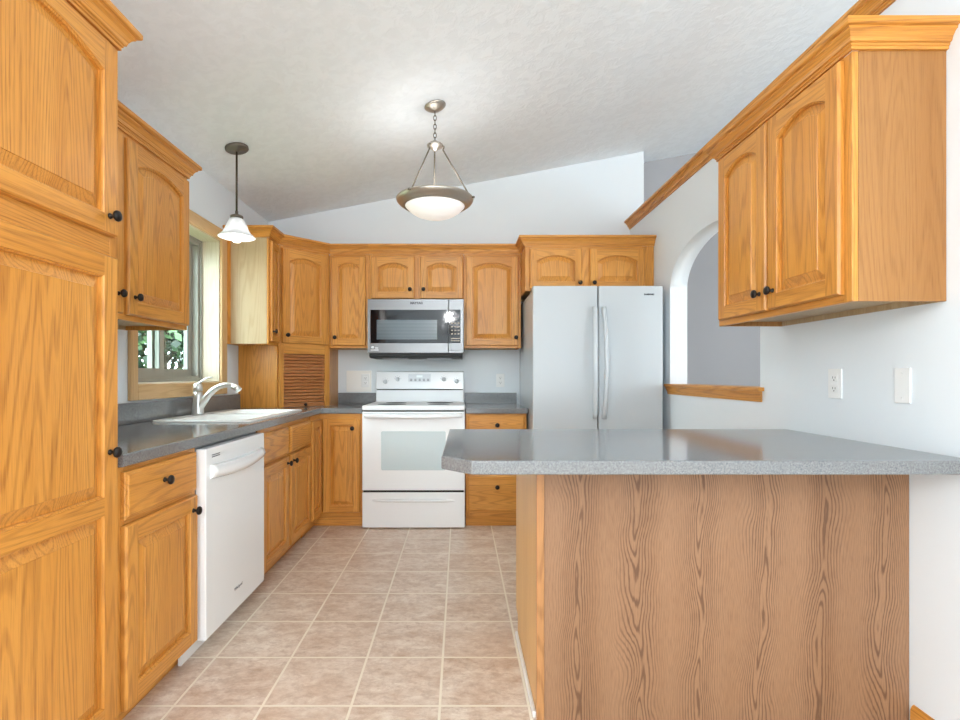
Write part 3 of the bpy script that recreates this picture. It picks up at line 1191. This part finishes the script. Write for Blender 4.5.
r = thing('peninsula_cabinet', 'oak peninsula base with grained panel under large foreground countertop', 'cabinet', (0.252, 1.688, 0), 0)
pw = XR - 0.003 - 0.252
pd = 2.31 - 1.688
b = MB()
b.prism([(0.004, 0.001), (pd - 0.07, 0.001), (pd - 0.07, 0.09), (pd, 0.09), (pd, CB - 0.001), (0.004, CB - 0.001)], 0.0, 0.016, 0, axis='x')
b.build('end_panel', light_v, r)
b = MB()
b.box(0.016, pw, 0.012, pd - 0.07, 0.001, 0.09, 0)
b.box(0.016, pw, 0.012, pd, 0.09, CB - 0.001, 0)
b.build('carcass', OAK, r)
b = MB()
b.box(0.024, pw, 0.0, 0.012, 0.001, CB - 0.001, 0)
fp = b.build('front_panel', veneer, r)
fp['label'] = 'panel with bold cathedral grain'
b = MB()
b.box(-0.002, 0.0235, -0.006, 0.011, 0.001, CB - 0.001, 0, 0.002)
b.build('corner_trim', veneer_trim, r)
b = MB()
b.box(-0.012, -0.0005, 0.012, pd - 0.072, 0.001, 0.022, 0, 0.003)
sh = b.build('shoe_moulding', plastic_white, r)
sh['label'] = 'white strip along the floor'

# ------------------------------------------------------------------ dishwasher
r = thing('dishwasher', 'white dishwasher under the counter between oak base cabinets', 'dishwasher', (-1.05, 2.046, 0), R90)
dw = 0.614
b = MB()
b.box(0.004, dw - 0.004, 0.004, 0.58, 0.09, CB - 0.004, 0)
b.build('tub_body', plastic_grey, r)
b = MB()
b.box(0.002, dw - 0.002, -0.040, 0.002, 0.075, 0.838, 0, 0.004)
dd = b.build('door', enamel, r)
b = MB()
# bowed pocket handle
n = 18
rows = []
for i in range(n + 1):
    t = i / n
    x = 0.035 + t * (dw - 0.07)
    bow = 0.016 * math.sin(math.pi * t)
    rows.append([(x, -0.0395, 0.770 - bow * 0.5), (x, -0.052 - bow, 0.762 - bow * 0.5), (x, -0.060 - bow, 0.742 - bow), (x, -0.052 - bow, 0.722 - bow), (x, -0.0395, 0.712 - bow)])
b.grid(rows, 0, True, True, True, True)
b.build('handle', enamel, dd)
b = MB()
for z in (0.808, 0.800):
    b.box(0.05, 0.12, -0.0412, -0.0395, z - 0.0018, z + 0.0018)
b.build('vent_slots', grey_print, dd)
text('brand_lettering', 'Whirlpool', 0.020, plastic_grey, dd, (dw * 0.49, -0.0405, 0.172), (R90, 0, 0))
b = MB()
b.box(-0.045, dw - 0.004, 0.034, 0.046, 0.002, 0.074, 0)
b.build('kick_plate', enamel, r)

# ------------------------------------------------------------------ range
RX0, RW = -0.7245, 0.762
r = thing('range', 'white electric range with oven between oak base cabinets', 'range', (RX0, 3.80, 0), 0)
b = MB()
b.box(0.003, RW - 0.003, 0.042, 0.66, 0.0315, 0.875, 0, 0.003)
b.build('body', enamel, r)
for x in (0.07, RW - 0.11):
    for y in (0.06, 0.58):
        b = MB()
        b.lathe([(0.02, 0.001), (0.02, 0.012), (0.012, 0.031)], (x + 0.02, y, 0), 'z', 12)
        b.build('foot', rubber, r)
b = MB()
b.box(0.0, RW, 0.004, 0.60, 0.876, 0.912, 0, 0.008, 3)
ck = b.build('cooktop', plain('white_ceramic', srgb(238, 241, 243), 0.38), r)
ring_grey = plain('pale_burner_ring', srgb(212, 216, 219), 0.25)
for (x, y, rr) in ((0.2, 0.17, 0.11), (0.56, 0.17, 0.085), (0.2, 0.43, 0.085), (0.56, 0.43, 0.11)):
    b = MB()
    b.lathe([(rr - 0.003, 0.9122), (rr - 0.003, 0.9126), (rr, 0.9126), (rr, 0.9122)], (x, y, 0), 'z', 40)
    b.build('burner_ring', ring_grey, ck)
# back guard: lower riser, dark gap, control panel tilted
b = MB()
b.prism([(0.604, 0.90), (0.655, 0.90), (0.655, 1.165), (0.628, 1.165), (0.615, 1.03), (0.604, 1.012)], 0.008, RW - 0.008, 0, 0.003, 2, axis='x')
gd = b.build('back_guard', enamel, r)
b = MB()
b.box(0.012, RW - 0.012, 0.6005, 0.6125, 1.010, 1.017, 0)
b.build('guard_gap', gapdark, gd)
b = MB()
b.prism([(0.598, 1.018), (0.616, 1.165), (0.640, 1.172), (0.640, 1.018)], 0.006, RW - 0.006, 0, 0.004, 2, axis='x')
cp = b.build('control_panel', enamel, r)


def on_panel(z):
    return 0.598 + (z - 1.018) / (1.165 - 1.018) * 0.018


for (px, z) in ((385, 1.083), (397.4, 1.104), (443.8, 1.104), (456.6, 1.085)):
    x = (px - 460) * 4.40 / F - RX0
    b = MB()
    b.lathe([(0.019, 0.0), (0.018, 0.010), (0.016, 0.022), (0.0, 0.024)], (0, 0, 0), 'y', 20, 0, -1)
    b.box(-0.004, 0.004, -0.032, -0.018, -0.016, 0.016, 0, 0.002)
    kb = b.build('knob', plain('knob_white', srgb(214, 218, 222), 0.3), cp, (x, on_panel(z), z))
    b = MB()
    for i in range(7):
        t = math.radians(-30 + 40 * i)
        cx, cz = 0.028 * math.cos(t), 0.028 * math.sin(t)
        b.box(cx - 0.0016, cx + 0.0016, -0.0014, -0.0004, cz - 0.0016, cz + 0.0016)
    b.build('dial_marks', grey_print, kb, (0, 0.001, 0))
xd = (419.5 - 460) * 4.40 / F - RX0
b = MB()
b.box(xd - 0.095, xd + 0.095, on_panel(1.112) - 0.004, on_panel(1.112) + 0.002, 1.078, 1.146, 0, 0.002)
dp = b.build('display_panel', plain('pale_panel', srgb(222, 226, 230), 0.25), cp)
b = MB()
b.box(xd - 0.026, xd + 0.026, on_panel(1.112) - 0.006, on_panel(1.112), 1.118, 1.136, 0)
b.build('clock_display', display_m, dp)
b = MB()
for i in range(5):
    for (zz) in (1.088, 1.100):
        b.box(xd - 0.08 + i * 0.036, xd - 0.062 + i * 0.036, on_panel(1.112) - 0.0052, on_panel(1.112), zz, zz + 0.005)
b.build('control_button', grey_print, dp)
# oven door
b = MB()
b.box(0.002, RW - 0.002, 0.0, 0.040, 0.285, 0.866, 0, 0.006, 3)
od = b.build('oven_door', enamel, r)
b = MB()
wx0, wx1, wz0, wz1 = 0.143, RW - 0.143, 0.435, 0.722
pl = []
rr = 0.012
for (cx, cz, a0) in ((wx1 - rr, wz0 + rr, -90), (wx1 - rr, wz1 - rr, 0), (wx0 + rr, wz1 - rr, 90), (wx0 + rr, wz0 + rr, 180)):
    for j in range(5):
        t = math.radians(a0 + 22.5 * j)
        pl.append((cx + rr * math.cos(t), cz + rr * math.sin(t)))
b.prism(pl, -0.0025, 0.002, 0, axis='y')
ow = b.build('oven_window', oven_glass, od)
b = MB()
rows = []
for i in range(21):
    t = i / 20
    x = 0.02 + t * (RW - 0.04)
    bow = 0.028 * math.sin(math.pi * t) ** 0.6
    rows.append([(x, 0.001, 0.856), (x, -0.018 - bow, 0.852 - 0.2 * bow), (x, -0.026 - bow, 0.838 - 0.3 * bow), (x, -0.018 - bow, 0.826 - 0.3 * bow), (x, 0.001, 0.832)])
b.grid(rows, 0, True, True, True, True)
b.build('handle', enamel, od)
b = MB()
b.box(0.002, RW - 0.002, 0.002, 0.041, 0.010, 0.270, 0, 0.005, 3)
dr = b.build('storage_drawer', enamel, r)
b = MB()
rows = []
for i in range(17):
    t = i / 16
    x = 0.07 + t * (RW - 0.14)
    q = min(1, 6 * t, 6 * (1 - t))
    rows.append([(x, 0.004, 0.222), (x, 0.003 - 0.014 * q, 0.216), (x, 0.003 - 0.016 * q, 0.206), (x, 0.004, 0.196)])
b.grid(rows, 0, True, True, True, True)
b.build('pull_ridge', enamel, dr)
b = MB()
b.box(0.01, RW - 0.01, 0.010, 0.041, 0.2705, 0.2845, 0)
b.build('door_seal', gapdark, r)
b = MB()
b.box(0.01, RW - 0.01, 0.010, 0.041, 0.8665, 0.8755, 0)
b.build('door_seal', gapdark, r)

# ------------------------------------------------------------------ microwave
MX0, MX1, MZ0, MZ1, MY = -0.728, 0.030, 1.310, 1.738, 4.06
r = thing('microwave', 'stainless steel microwave oven mounted above the white range', 'microwave', (MX0, MY, MZ0), 0)
mw, mh = MX1 - MX0, MZ1 - MZ0
b = MB()
b.box(0.004, mw - 0.004, 0.032, YB - 0.003 - MY, 0.0, mh, 0, 0.002)
b.build('body', plain('dark_steel', srgb(90, 92, 94), 0.4, metal=0.7), r)
sx = 0.638
b = MB()
b.box(0.0, sx - 0.001, 0.0, 0.030, 0.0, mh, 0, 0.004)
md = b.build('door', steel, r)
b = MB()
b.box(sx + 0.001, mw, 0.0, 0.030, 0.0, mh, 0, 0.004)
mc = b.build('control_panel', steel, r)
gz0, gz1 = 0.078, 0.342
b = MB()
b.box(0.022, sx - 0.001, -0.002, 0.002, gz0, gz1)
gl = b.build('door_glass', black_glass, md)
b = MB()
b.box(0.072, 0.548, -0.0032, -0.0015, gz0 + 0.030, gz1 - 0.080)
b.build('viewing_window', mw_screen, gl)
b = MB()
b.box(sx + 0.001, mw - 0.026, -0.002, 0.002, gz0, gz1)
cg = b.build('control_glass', black_glass, mc)
b = MB()
b.box(sx + 0.025, sx + 0.085, -0.0032, -0.0015, gz1 - 0.062, gz1 - 0.038)
b.build('clock_display', plain('dim_display', srgb(120, 116, 122), 0.3), cg)
b = MB()
for i in range(4):
    for j in range(3):
        x = sx + 0.020 + j * 0.026
        z = gz0 + 0.070 + i * 0.028
        b.box(x, x + 0.014, -0.0028, -0.0015, z, z + 0.008)
for zz in (0.018, 0.036):
    b.box(sx + 0.02, sx + 0.088, -0.0028, -0.0015, gz0 + zz, gz0 + zz + 0.004)
b.build('control_button', plain('warm_keypad_print', srgb(206, 190, 172), 0.4), cg)
b = MB()
b.box(sx + 0.014, mw - 0.022, -0.003, 0.002, 0.022, 0.066, 0, 0.003)
b.build('open_button', steel, mc)
text('brand_lettering', 'MAYTAG', 0.024, black_print, md, (0.385, -0.0008, mh - 0.034), (R90, 0, 0), 0.0008, 0.0014)
b = MB()
b.lathe([(0.011, 0), (0.011, 0.001), (0, 0.001)], (0.040, -0.0003, 0.045), 'y', 16, 0, -1)
b.box(0.058, 0.082, -0.0013, 0.0, 0.038, 0.043)
b.box(0.024, 0.085, -0.0013, 0.0, 0.022, 0.028)
b.build('badge', white_print, md)
b = MB()
b.prism([(0.012, -0.0005), (0.012, -0.022), (0.05, -0.036), (YB - 0.01 - MY, -0.036), (YB - 0.01 - MY, -0.0005)], 0.01, mw - 0.01, 0, axis='x')
b.build('vent_grille', rubber, r)
b = MB()
b.box(0.10, 0.30, 0.08, 0.24, -0.040, -0.036)
b.build('grease_filter', steel, r)
b = MB()
b.box(mw - 0.30, mw - 0.10, 0.08, 0.24, -0.040, -0.036)
b.build('grease_filter', steel, r)

# ------------------------------------------------------------------ refrigerator
FX0, FX1, FY = 0.510, 1.422, 3.60
r = thing('refrigerator', 'white french-door refrigerator in the corner behind the peninsula', 'refrigerator', (FX0, FY, 0), 0)
fw = FX1 - FX0
b = MB()
b.box(0.004, fw - 0.004, 0.075, 0.84, 0.02, 1.735, 0, 0.004)
b.build('body', fridge_white, r)
hz_ = 0.70


def fridge_door(x0, x1, z0, z1):
    b = MB()
    n = 10
    rad = 0.012
    pts = [(x0, 0.070)]
    for j in range(5):
        t = math.radians(180 + 22.5 * j)
        pts.append((x0 + rad + rad * math.cos(t), 0.0 + rad + rad * math.sin(t)))
    for j in range(5):
        t = math.radians(270 + 22.5 * j)
        pts.append((x1 - rad + rad * math.cos(t), 0.0 + rad + rad * math.sin(t)))
    pts.append((x1, 0.070))
    b.prism(pts, z0, z1, 0, 0.003, 2)
    return b.build('door', fridge_white, r)


for (x0, x1, hx, s_) in ((0.0, fw / 2 - 0.003, fw / 2 - 0.028, -1), (fw / 2 + 0.003, fw, fw / 2 + 0.034, 1)):
    d_ = fridge_door(x0, x1, hz_ + 0.004, 1.760)
    b = MB()
    path, rad_ = [], []
    for i in range(25):
        t = i / 24
        z = 0.835 + t * 0.775
        bow = math.sin(math.pi * t)
        path.append((hx + (0.012 * bow if s_ > 0 else -0.003 * bow), -0.024 - 0.030 * bow ** 0.7, z))
        rad_.append(0.0165)
    b.tube(path, rad_, 12, 0, True, 0.8)
    for z in (0.848, 1.597):
        b.box(hx - 0.010, hx + 0.010, -0.022, 0.0015, z - 0.014, z + 0.014, 0, 0.003)
    b.build('handle', fridge_white, d_)
    if s_ > 0:
        text('brand_lettering', 'SAMSUNG', 0.0155, black_print, d_, (fw - 0.100, -0.0008, 1.700), (R90, 0, 0), 0.001, 0.0006)
b = MB()
b.box(0.0, fw, 0.0, 0.070, 0.055, hz_ - 0.004, 0, 0.006)
fd = b.build('freezer_drawer', fridge_white, r)
b = MB()
b.tube([(0.08 + (fw - 0.16) * i / 16, -0.024 - 0.02 * math.sin(math.pi * i / 16), 0.62) for i in range(17)], 0.014, 10)
for x in (0.09, fw - 0.09):
    b.box(x - 0.012, x + 0.012, -0.022, 0.0015, 0.610, 0.630, 0, 0.003)
b.build('handle', fridge_white, fd)
b = MB()
b.box(0.01, fw - 0.01, 0.07, 0.09, 0.004, 0.05, 0)
b.build('toe_grille', plastic_grey, r)
b = MB()
b.box(0.01, 0.09, 0.08, 0.23, 1.7365, 1.762, 0, 0.004)
b.build('hinge_cover', rubber, r)
b = MB()
b.box(fw - 0.09, fw - 0.01, 0.08, 0.23, 1.7365, 1.762, 0, 0.004)
b.build('hinge_cover', rubber, r)

# ------------------------------------------------------------------ sink and faucet
r = thing('kitchen_sink', 'white drop-in sink set in the grey counter under window', 'sink', (SX0, SY0, CT), 0)
w_, l_ = SX1 - SX0, SY1 - SY0


def rrect(x0, x1, y0, y1, rad, z, n=5):
    pts = []
    for (cx, cy, a0) in ((x1 - rad, y0 + rad, -90), (x1 - rad, y1 - rad, 0), (x0 + rad, y1 - rad, 90), (x0 + rad, y0 + rad, 180)):
        for j in range(n):
            t = math.radians(a0 + 90 * j / (n - 1))
            pts.append((cx + rad * math.cos(t), cy + rad * math.sin(t), z))
    return pts


b = MB()
mid = l_ / 2
# outer rim
b.grid([rrect(0, w_, 0, l_, 0.03, 0.0008), rrect(0.001, w_ - 0.001, 0.001, l_ - 0.001, 0.03, 0.007), rrect(0.006, w_ - 0.006, 0.006, l_ - 0.006, 0.028, 0.010)], 0, True)
bx0, bx1 = 0.085, w_ - 0.03
# deck faces between rim and basins (flat ring pieces)
zt = 0.010
ri = rrect(0.006, w_ - 0.006, 0.006, l_ - 0.006, 0.028, zt)
b2 = bmesh.new()
outer = [b2.verts.new(p) for p in ri]
oe = [b2.edges.new((outer[i], outer[(i + 1) % len(outer)])) for i in range(len(outer))]
basins = ((0.03, mid - 0.015), (mid + 0.015, l_ - 0.03))
for (y0, y1) in basins:
    iv = [b2.verts.new(p) for p in rrect(bx0, bx1, y0, y1, 0.05, zt)]
    oe += [b2.edges.new((iv[i], iv[(i + 1) % len(iv)])) for i in range(len(iv))]
bmesh.ops.triangle_fill(b2, use_beauty=True, use_dissolve=False, edges=oe)
b.add_bm(b2)
for (y0, y1) in basins:
    b.grid([rrect(bx0, bx1, y0, y1, 0.05, zt), rrect(bx0 + 0.006, bx1 - 0.006, y0 + 0.006, y1 - 0.006, 0.05, zt - 0.012),
            rrect(bx0 + 0.02, bx1 - 0.02, y0 + 0.02, y1 - 0.02, 0.05, -0.15), rrect(bx0 + 0.05, bx1 - 0.05, y0 + 0.05, y1 - 0.05, 0.04, -0.17)], 0, True, True, False, True)
b.build('basin', sink_white, r)
for (y0, y1) in basins:
    b = MB()
    b.lathe([(0.0, -0.168), (0.03, -0.168), (0.042, -0.1665), (0.042, -0.1695)], ((bx0 + bx1) / 2, (y0 + y1) / 2, 0), 'z', 20)
    b.build('drain', chrome, r)

FXP, FYP = -1.562, 3.07
r = thing('kitchen_faucet', 'single-lever chrome faucet standing behind the white sink', 'faucet', (FXP, FYP, CT + 0.0105), 0)
b = MB()
b.lathe([(0.034, 0.0), (0.033, 0.01), (0.030, 0.05), (0.027, 0.11), (0.0265, 0.135), (0.0, 0.137)], (0, 0, 0), 'z', 24)
b.build('body', chrome, r)
b = MB()
path, rd = [], []
pts = [(0.0, 0.035), (0.03, 0.075), (0.07, 0.125), (0.115, 0.160), (0.16, 0.175), (0.20, 0.172), (0.235, 0.155)]
for i, (x, z) in enumerate(pts):
    path.append((x, 0, z))
    rd.append(0.024 - 0.0015 * i if i < 6 else 0.015)


def smooth_path(p, k_=4):
    out = []
    for i in range(len(p) - 1):
        p0, p1, p2, p3 = [Vector(p[max(0, min(len(p) - 1, i + q))]) for q in (-1, 0, 1, 2)]
        for j in range(k_):
            t = j / k_
            out.append(0.5 * ((2 * p1) + (p2 - p0) * t + (2 * p0 - 5 * p1 + 4 * p2 - p3) * t * t + (3 * p1 - p0 - 3 * p2 + p3) * t ** 3))
    out.append(Vector(p[-1]))
    return out


sp = smooth_path(path)
n = len(sp)
b.tube(sp, [0.027 - 0.011 * min(1, i / (n * 0.5)) for i in range(n)], 14)
so = b.build('spout', chrome, r)
b = MB()
b.tube([(0.205, 0, 0.170), (0.232, 0, 0.158), (0.246, 0, 0.142)], [0.0175, 0.019, 0.019], 14)
b.build('spray_head', chrome, so)
b = MB()
b.lathe([(0.0265, 0.139), (0.027, 0.16), (0.022, 0.182), (0.0, 0.19)], (0, 0, 0), 'z', 20)
b.tube(smooth_path([(-0.01, 0, 0.172), (0.02, 0, 0.196), (0.055, 0, 0.217), (0.085, 0, 0.222)]), [0.013 - 0.0006 * i for i in range(13)], 10, 0, True, 0.6)
b.build('lever', chrome, r)

# ------------------------------------------------------------------ lamps
slope = math.atan(0.1876)
px_, py_ = -0.150, 3.087
r = thing('bowl_pendant', 'frosted bowl pendant lamp on chain in the middle of ceiling', 'lamp', (px_, py_, 2.075), 0)
zr = 2.245 - 2.075
b = MB()
b.lathe([(0, 0), (0.04, 0.002), (0.08, 0.009), (0.12, 0.024), (0.155, 0.047), (0.178, 0.072), (0.183, 0.085)], (0, 0, 0), 'z', 48)
bo = b.build('glass_bowl', bowl_m, r)
b = MB()
b.lathe([(0.176, 0.074), (0.182, 0.068), (0.198, 0.075), (0.202, 0.083), (0.213, 0.086), (0.228, 0.102), (0.232, 0.112), (0.227, 0.118), (0.205, 0.106), (0.182, 0.088)], (0, 0, 0), 'z', 56)
rim = b.build('rim', nickel, r)
hub = 2.509 - 2.075
angs = [math.radians(a) for a in (-125, 95, -15)]
for a in angs:
    b = MB()
    ca, sa = math.cos(a), math.sin(a)
    b.tube([(0.216 * ca, 0.216 * sa, 0.112), (0.050 * ca, 0.050 * sa, hub - 0.03)], 0.0045, 8)
    b.tube(smooth_path([(0.050 * ca, 0.050 * sa, hub - 0.03), (0.056 * ca, 0.056 * sa, hub - 0.012), (0.042 * ca, 0.042 * sa, hub - 0.003), (0.03 * ca, 0.03 * sa, hub)]), 0.0045, 8)
    b.build('support_rod', dull_nickel, r)
    b = MB()
    b.lathe([(0, 0.0), (0.009, 0.004), (0.009, 0.012), (0, 0.016)], (0.236 * ca, 0.236 * sa, 0.098), 'z', 12)
    b.build('finial', dull_nickel, rim)
b = MB()
b.lathe([(0, -0.03), (0.012, -0.028), (0.022, -0.012), (0.046, -0.006), (0.049, 0.004), (0.040, 0.012), (0.016, 0.018), (0.012, 0.03), (0, 0.032)], (0, 0, hub), 'z', 28)
b.build('hub', nickel, r)
ztop = zc(px_) - 2.075
b = MB()
z = hub + 0.025
i = 0
while z < ztop - 0.045:
    path = []
    for j in range(13):
        t = 2 * math.pi * j / 12
        u, v_ = 0.0085 * math.cos(t), 0.017 * math.sin(t)
        path.append((u if i % 2 else 0, 0 if i % 2 else u, z + 0.012 + v_))
    b.tube(path, 0.0026, 6, 0, False)
    z += 0.026
    i += 1
b.build('chain', dull_nickel, r)
b = MB()
b.lathe([(0, -0.036), (0.012, -0.034), (0.03, -0.030), (0.056, -0.014), (0.065, -0.006), (0.065, -0.001)], (0, 0, 0), 'z', 32)
cn = b.build('canopy', nickel, r)
cn.location = (-0.0, 0, ztop)
cn.rotation_euler = (0, -slope, 0)
pl_d = bpy.data.lights.new('bowl_bulb', 'POINT')
pl_d.energy = 2.6
pl_d.color = (1, 0.98, 0.97)
pl_d.shadow_soft_size = 0.15
plo = bpy.data.objects.new('bowl_bulb', pl_d)
plo.parent = r
plo.location = (0, 0, 0.20)
COL.objects.link(plo)

px_, py_ = -1.362, 3.141
r = thing('bell_pendant', 'small pendant lamp with white bell shade over sink', 'lamp', (px_, py_, 1.945), 0)
b = MB()
prof = [(0.108, 0.032), (0.100, 0.040), (0.083, 0.054), (0.069, 0.076), (0.060, 0.102), (0.047, 0.128), (0.030, 0.147)]
b.lathe(prof + [(q - 0.003, z - 0.002) for q, z in reversed(prof)], (0, 0, 0), 'z', 40)
b.build('bell_shade', opal, r)
b = MB()
b.lathe([(0, 0.0), (0.018, 0.003), (0.030, 0.016), (0.033, 0.034), (0.028, 0.056), (0.015, 0.078), (0.013, 0.095), (0, 0.096)], (0, 0, 0), 'z', 24)
b.build('bulb', bulb_m, r)
b = MB()
b.lathe([(0.032, 0.146), (0.038, 0.150), (0.037, 0.160), (0.020, 0.168), (0.009, 0.172), (0.009, 0.19), (0, 0.19)], (0, 0, 0), 'z', 28)
b.build('fitter', dull_nickel, r)
zt_ = zc(px_) - 1.945
b = MB()
b.tube([(0, 0, 0.185), (0, 0, zt_ - 0.02)], 0.006, 10)
b.build('stem', plain('dark_bronze_rod', srgb(80, 74, 64), 0.45, metal=0.7), r)
b = MB()
b.lathe([(0, -0.028), (0.010, -0.026), (0.012, -0.020), (0.060, -0.018), (0.068, -0.012), (0.068, -0.001)], (0, 0, 0), 'z', 32)
cn = b.build('canopy', dull_nickel, r)
cn.location = (0, 0, zt_)
cn.rotation_euler = (0, -slope, 0)
pl_d = bpy.data.lights.new('bell_bulb', 'POINT')
pl_d.energy = 1.3
pl_d.color = (1, 0.97, 0.93)
pl_d.shadow_soft_size = 0.03
plo = bpy.data.objects.new('bell_bulb', pl_d)
plo.parent = r
plo.location = (0, 0, -0.02)
COL.objects.link(plo)

# ------------------------------------------------------------------ outlets and plates


def outlet(label, loc, rz, blank=False):
    r = thing('wall_plate' if blank else 'wall_outlet', label, 'wall plate' if blank else 'outlet', loc, rz, None if blank else 'wall outlets')
    b = MB()
    hw = 0.031 if blank else 0.036
    b.box(-hw, hw, -0.006, -0.0008, -0.058, 0.058, 0, 0.002)
    cp_ = b.build('cover_plate', plastic_white, r)
    if blank:
        b = MB()
        for z in (-0.042, 0.042):
            b.lathe([(0.003, 0), (0.003, 0.001), (0, 0.0012)], (0, -0.006, z), 'y', 10, 0, -1)
        b.build('screw', plastic_white, r)
        return r
    for z in (-0.021, 0.021):
        b = MB()
        b.box(-0.017, 0.017, -0.0085, -0.0058, z - 0.014, z + 0.014, 0, 0.002)
        rc = b.build('receptacle', plastic_white, r)
        b = MB()
        b.box(-0.0075, -0.0055, -0.0089, -0.0083, z - 0.001, z + 0.008)
        b.box(0.0055, 0.0075, -0.0089, -0.0083, z - 0.001, z + 0.007)
        b.lathe([(0.0026, 0.0), (0.0026, 0.0005), (0, 0.0005)], (0, -0.0084, z - 0.007), 'y', 10, 0, -1)
        b.build('slots', gapdark, rc)
    return r


outlet('white wall outlet above backsplash left of the range', (-0.818, YB - 0.004, 1.090), 0)
outlet('white wall outlet above backsplash between range and refrigerator', (0.350, YB, 1.092), 0)
outlet('white wall outlet on right wall above peninsula counter', (XR, 2.02, 1.100), -R90)
outlet('blank white wall plate right of the outlet on right wall', (XR, 1.712, 1.098), -R90, True)
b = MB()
b.box(-0.985, -0.768, YB - 0.004, YB - 0.0008, 0.992, 1.176, 0, 0.001)  # thin pale rectangle on the back wall
tag(b.build('pale_wall_patch', patch_white), 'pale rectangular patch of wall behind the outlet left of range', 'wall panel')

# ------------------------------------------------------------------ dining chandelier (mirrored in the microwave glass)
cx_, cy_ = -0.20, -1.9
r = thing('dining_chandelier', 'five-light chandelier over the dining end, mirrored in microwave glass', 'lamp', (cx_, cy_, 1.95), 0)
b = MB()
b.lathe([(0, -0.02), (0.02, 0.0), (0.045, 0.05), (0.03, 0.12), (0.014, 0.16), (0.012, 0.30), (0, 0.30)], (0, 0, 0), 'z', 20)
b.tube([(0, 0, 0.29), (0, 0, zc(cx_) - 1.95 - 0.02)], 0.007, 8)
b.build('stem', dull_nickel, r)
b = MB()
b.lathe([(0, -0.03), (0.02, -0.03), (0.06, -0.012), (0.065, -0.001)], (0, 0, 0), 'z', 24)
cn = b.build('canopy', dull_nickel, r)
cn.location = (0, 0, zc(cx_) - 1.95)
cn.rotation_euler = (0, -slope, 0)
for i in range(5):
    t = 2 * math.pi * i / 5 + 0.3
    c_, s_ = math.cos(t), math.sin(t)
    b = MB()
    b.tube(smooth_path([(0.03 * c_, 0.03 * s_, 0.05), (0.12 * c_, 0.12 * s_, 0.0), (0.22 * c_, 0.22 * s_, 0.02), (0.27 * c_, 0.27 * s_, 0.09)]), 0.007, 8)
    ar = b.build('arm', dull_nickel, r)
    b = MB()
    b.lathe([(0.016, 0.09), (0.03, 0.105), (0.045, 0.14), (0.062, 0.20), (0.060, 0.20), (0.043, 0.142), (0.028, 0.108), (0.012, 0.094)], (0.27 * c_, 0.27 * s_, 0), 'z', 20)
    sh_ = b.build('shade', opal, ar)
    b = MB()
    b.lathe([(0, 0.105), (0.014, 0.115), (0.022, 0.145), (0.016, 0.172), (0, 0.18)], (0.27 * c_, 0.27 * s_, 0), 'z', 14)
    b.build('bulb', bulb_m, ar)
pl_d = bpy.data.lights.new('chandelier_bulbs', 'POINT')
pl_d.energy = 40
pl_d.color = (1, 0.99, 0.98)
pl_d.shadow_soft_size = 0.06
plo = bpy.data.objects.new('chandelier_bulbs', pl_d)
plo.parent = r
plo.location = (0, 0, 0.33)
COL.objects.link(plo)
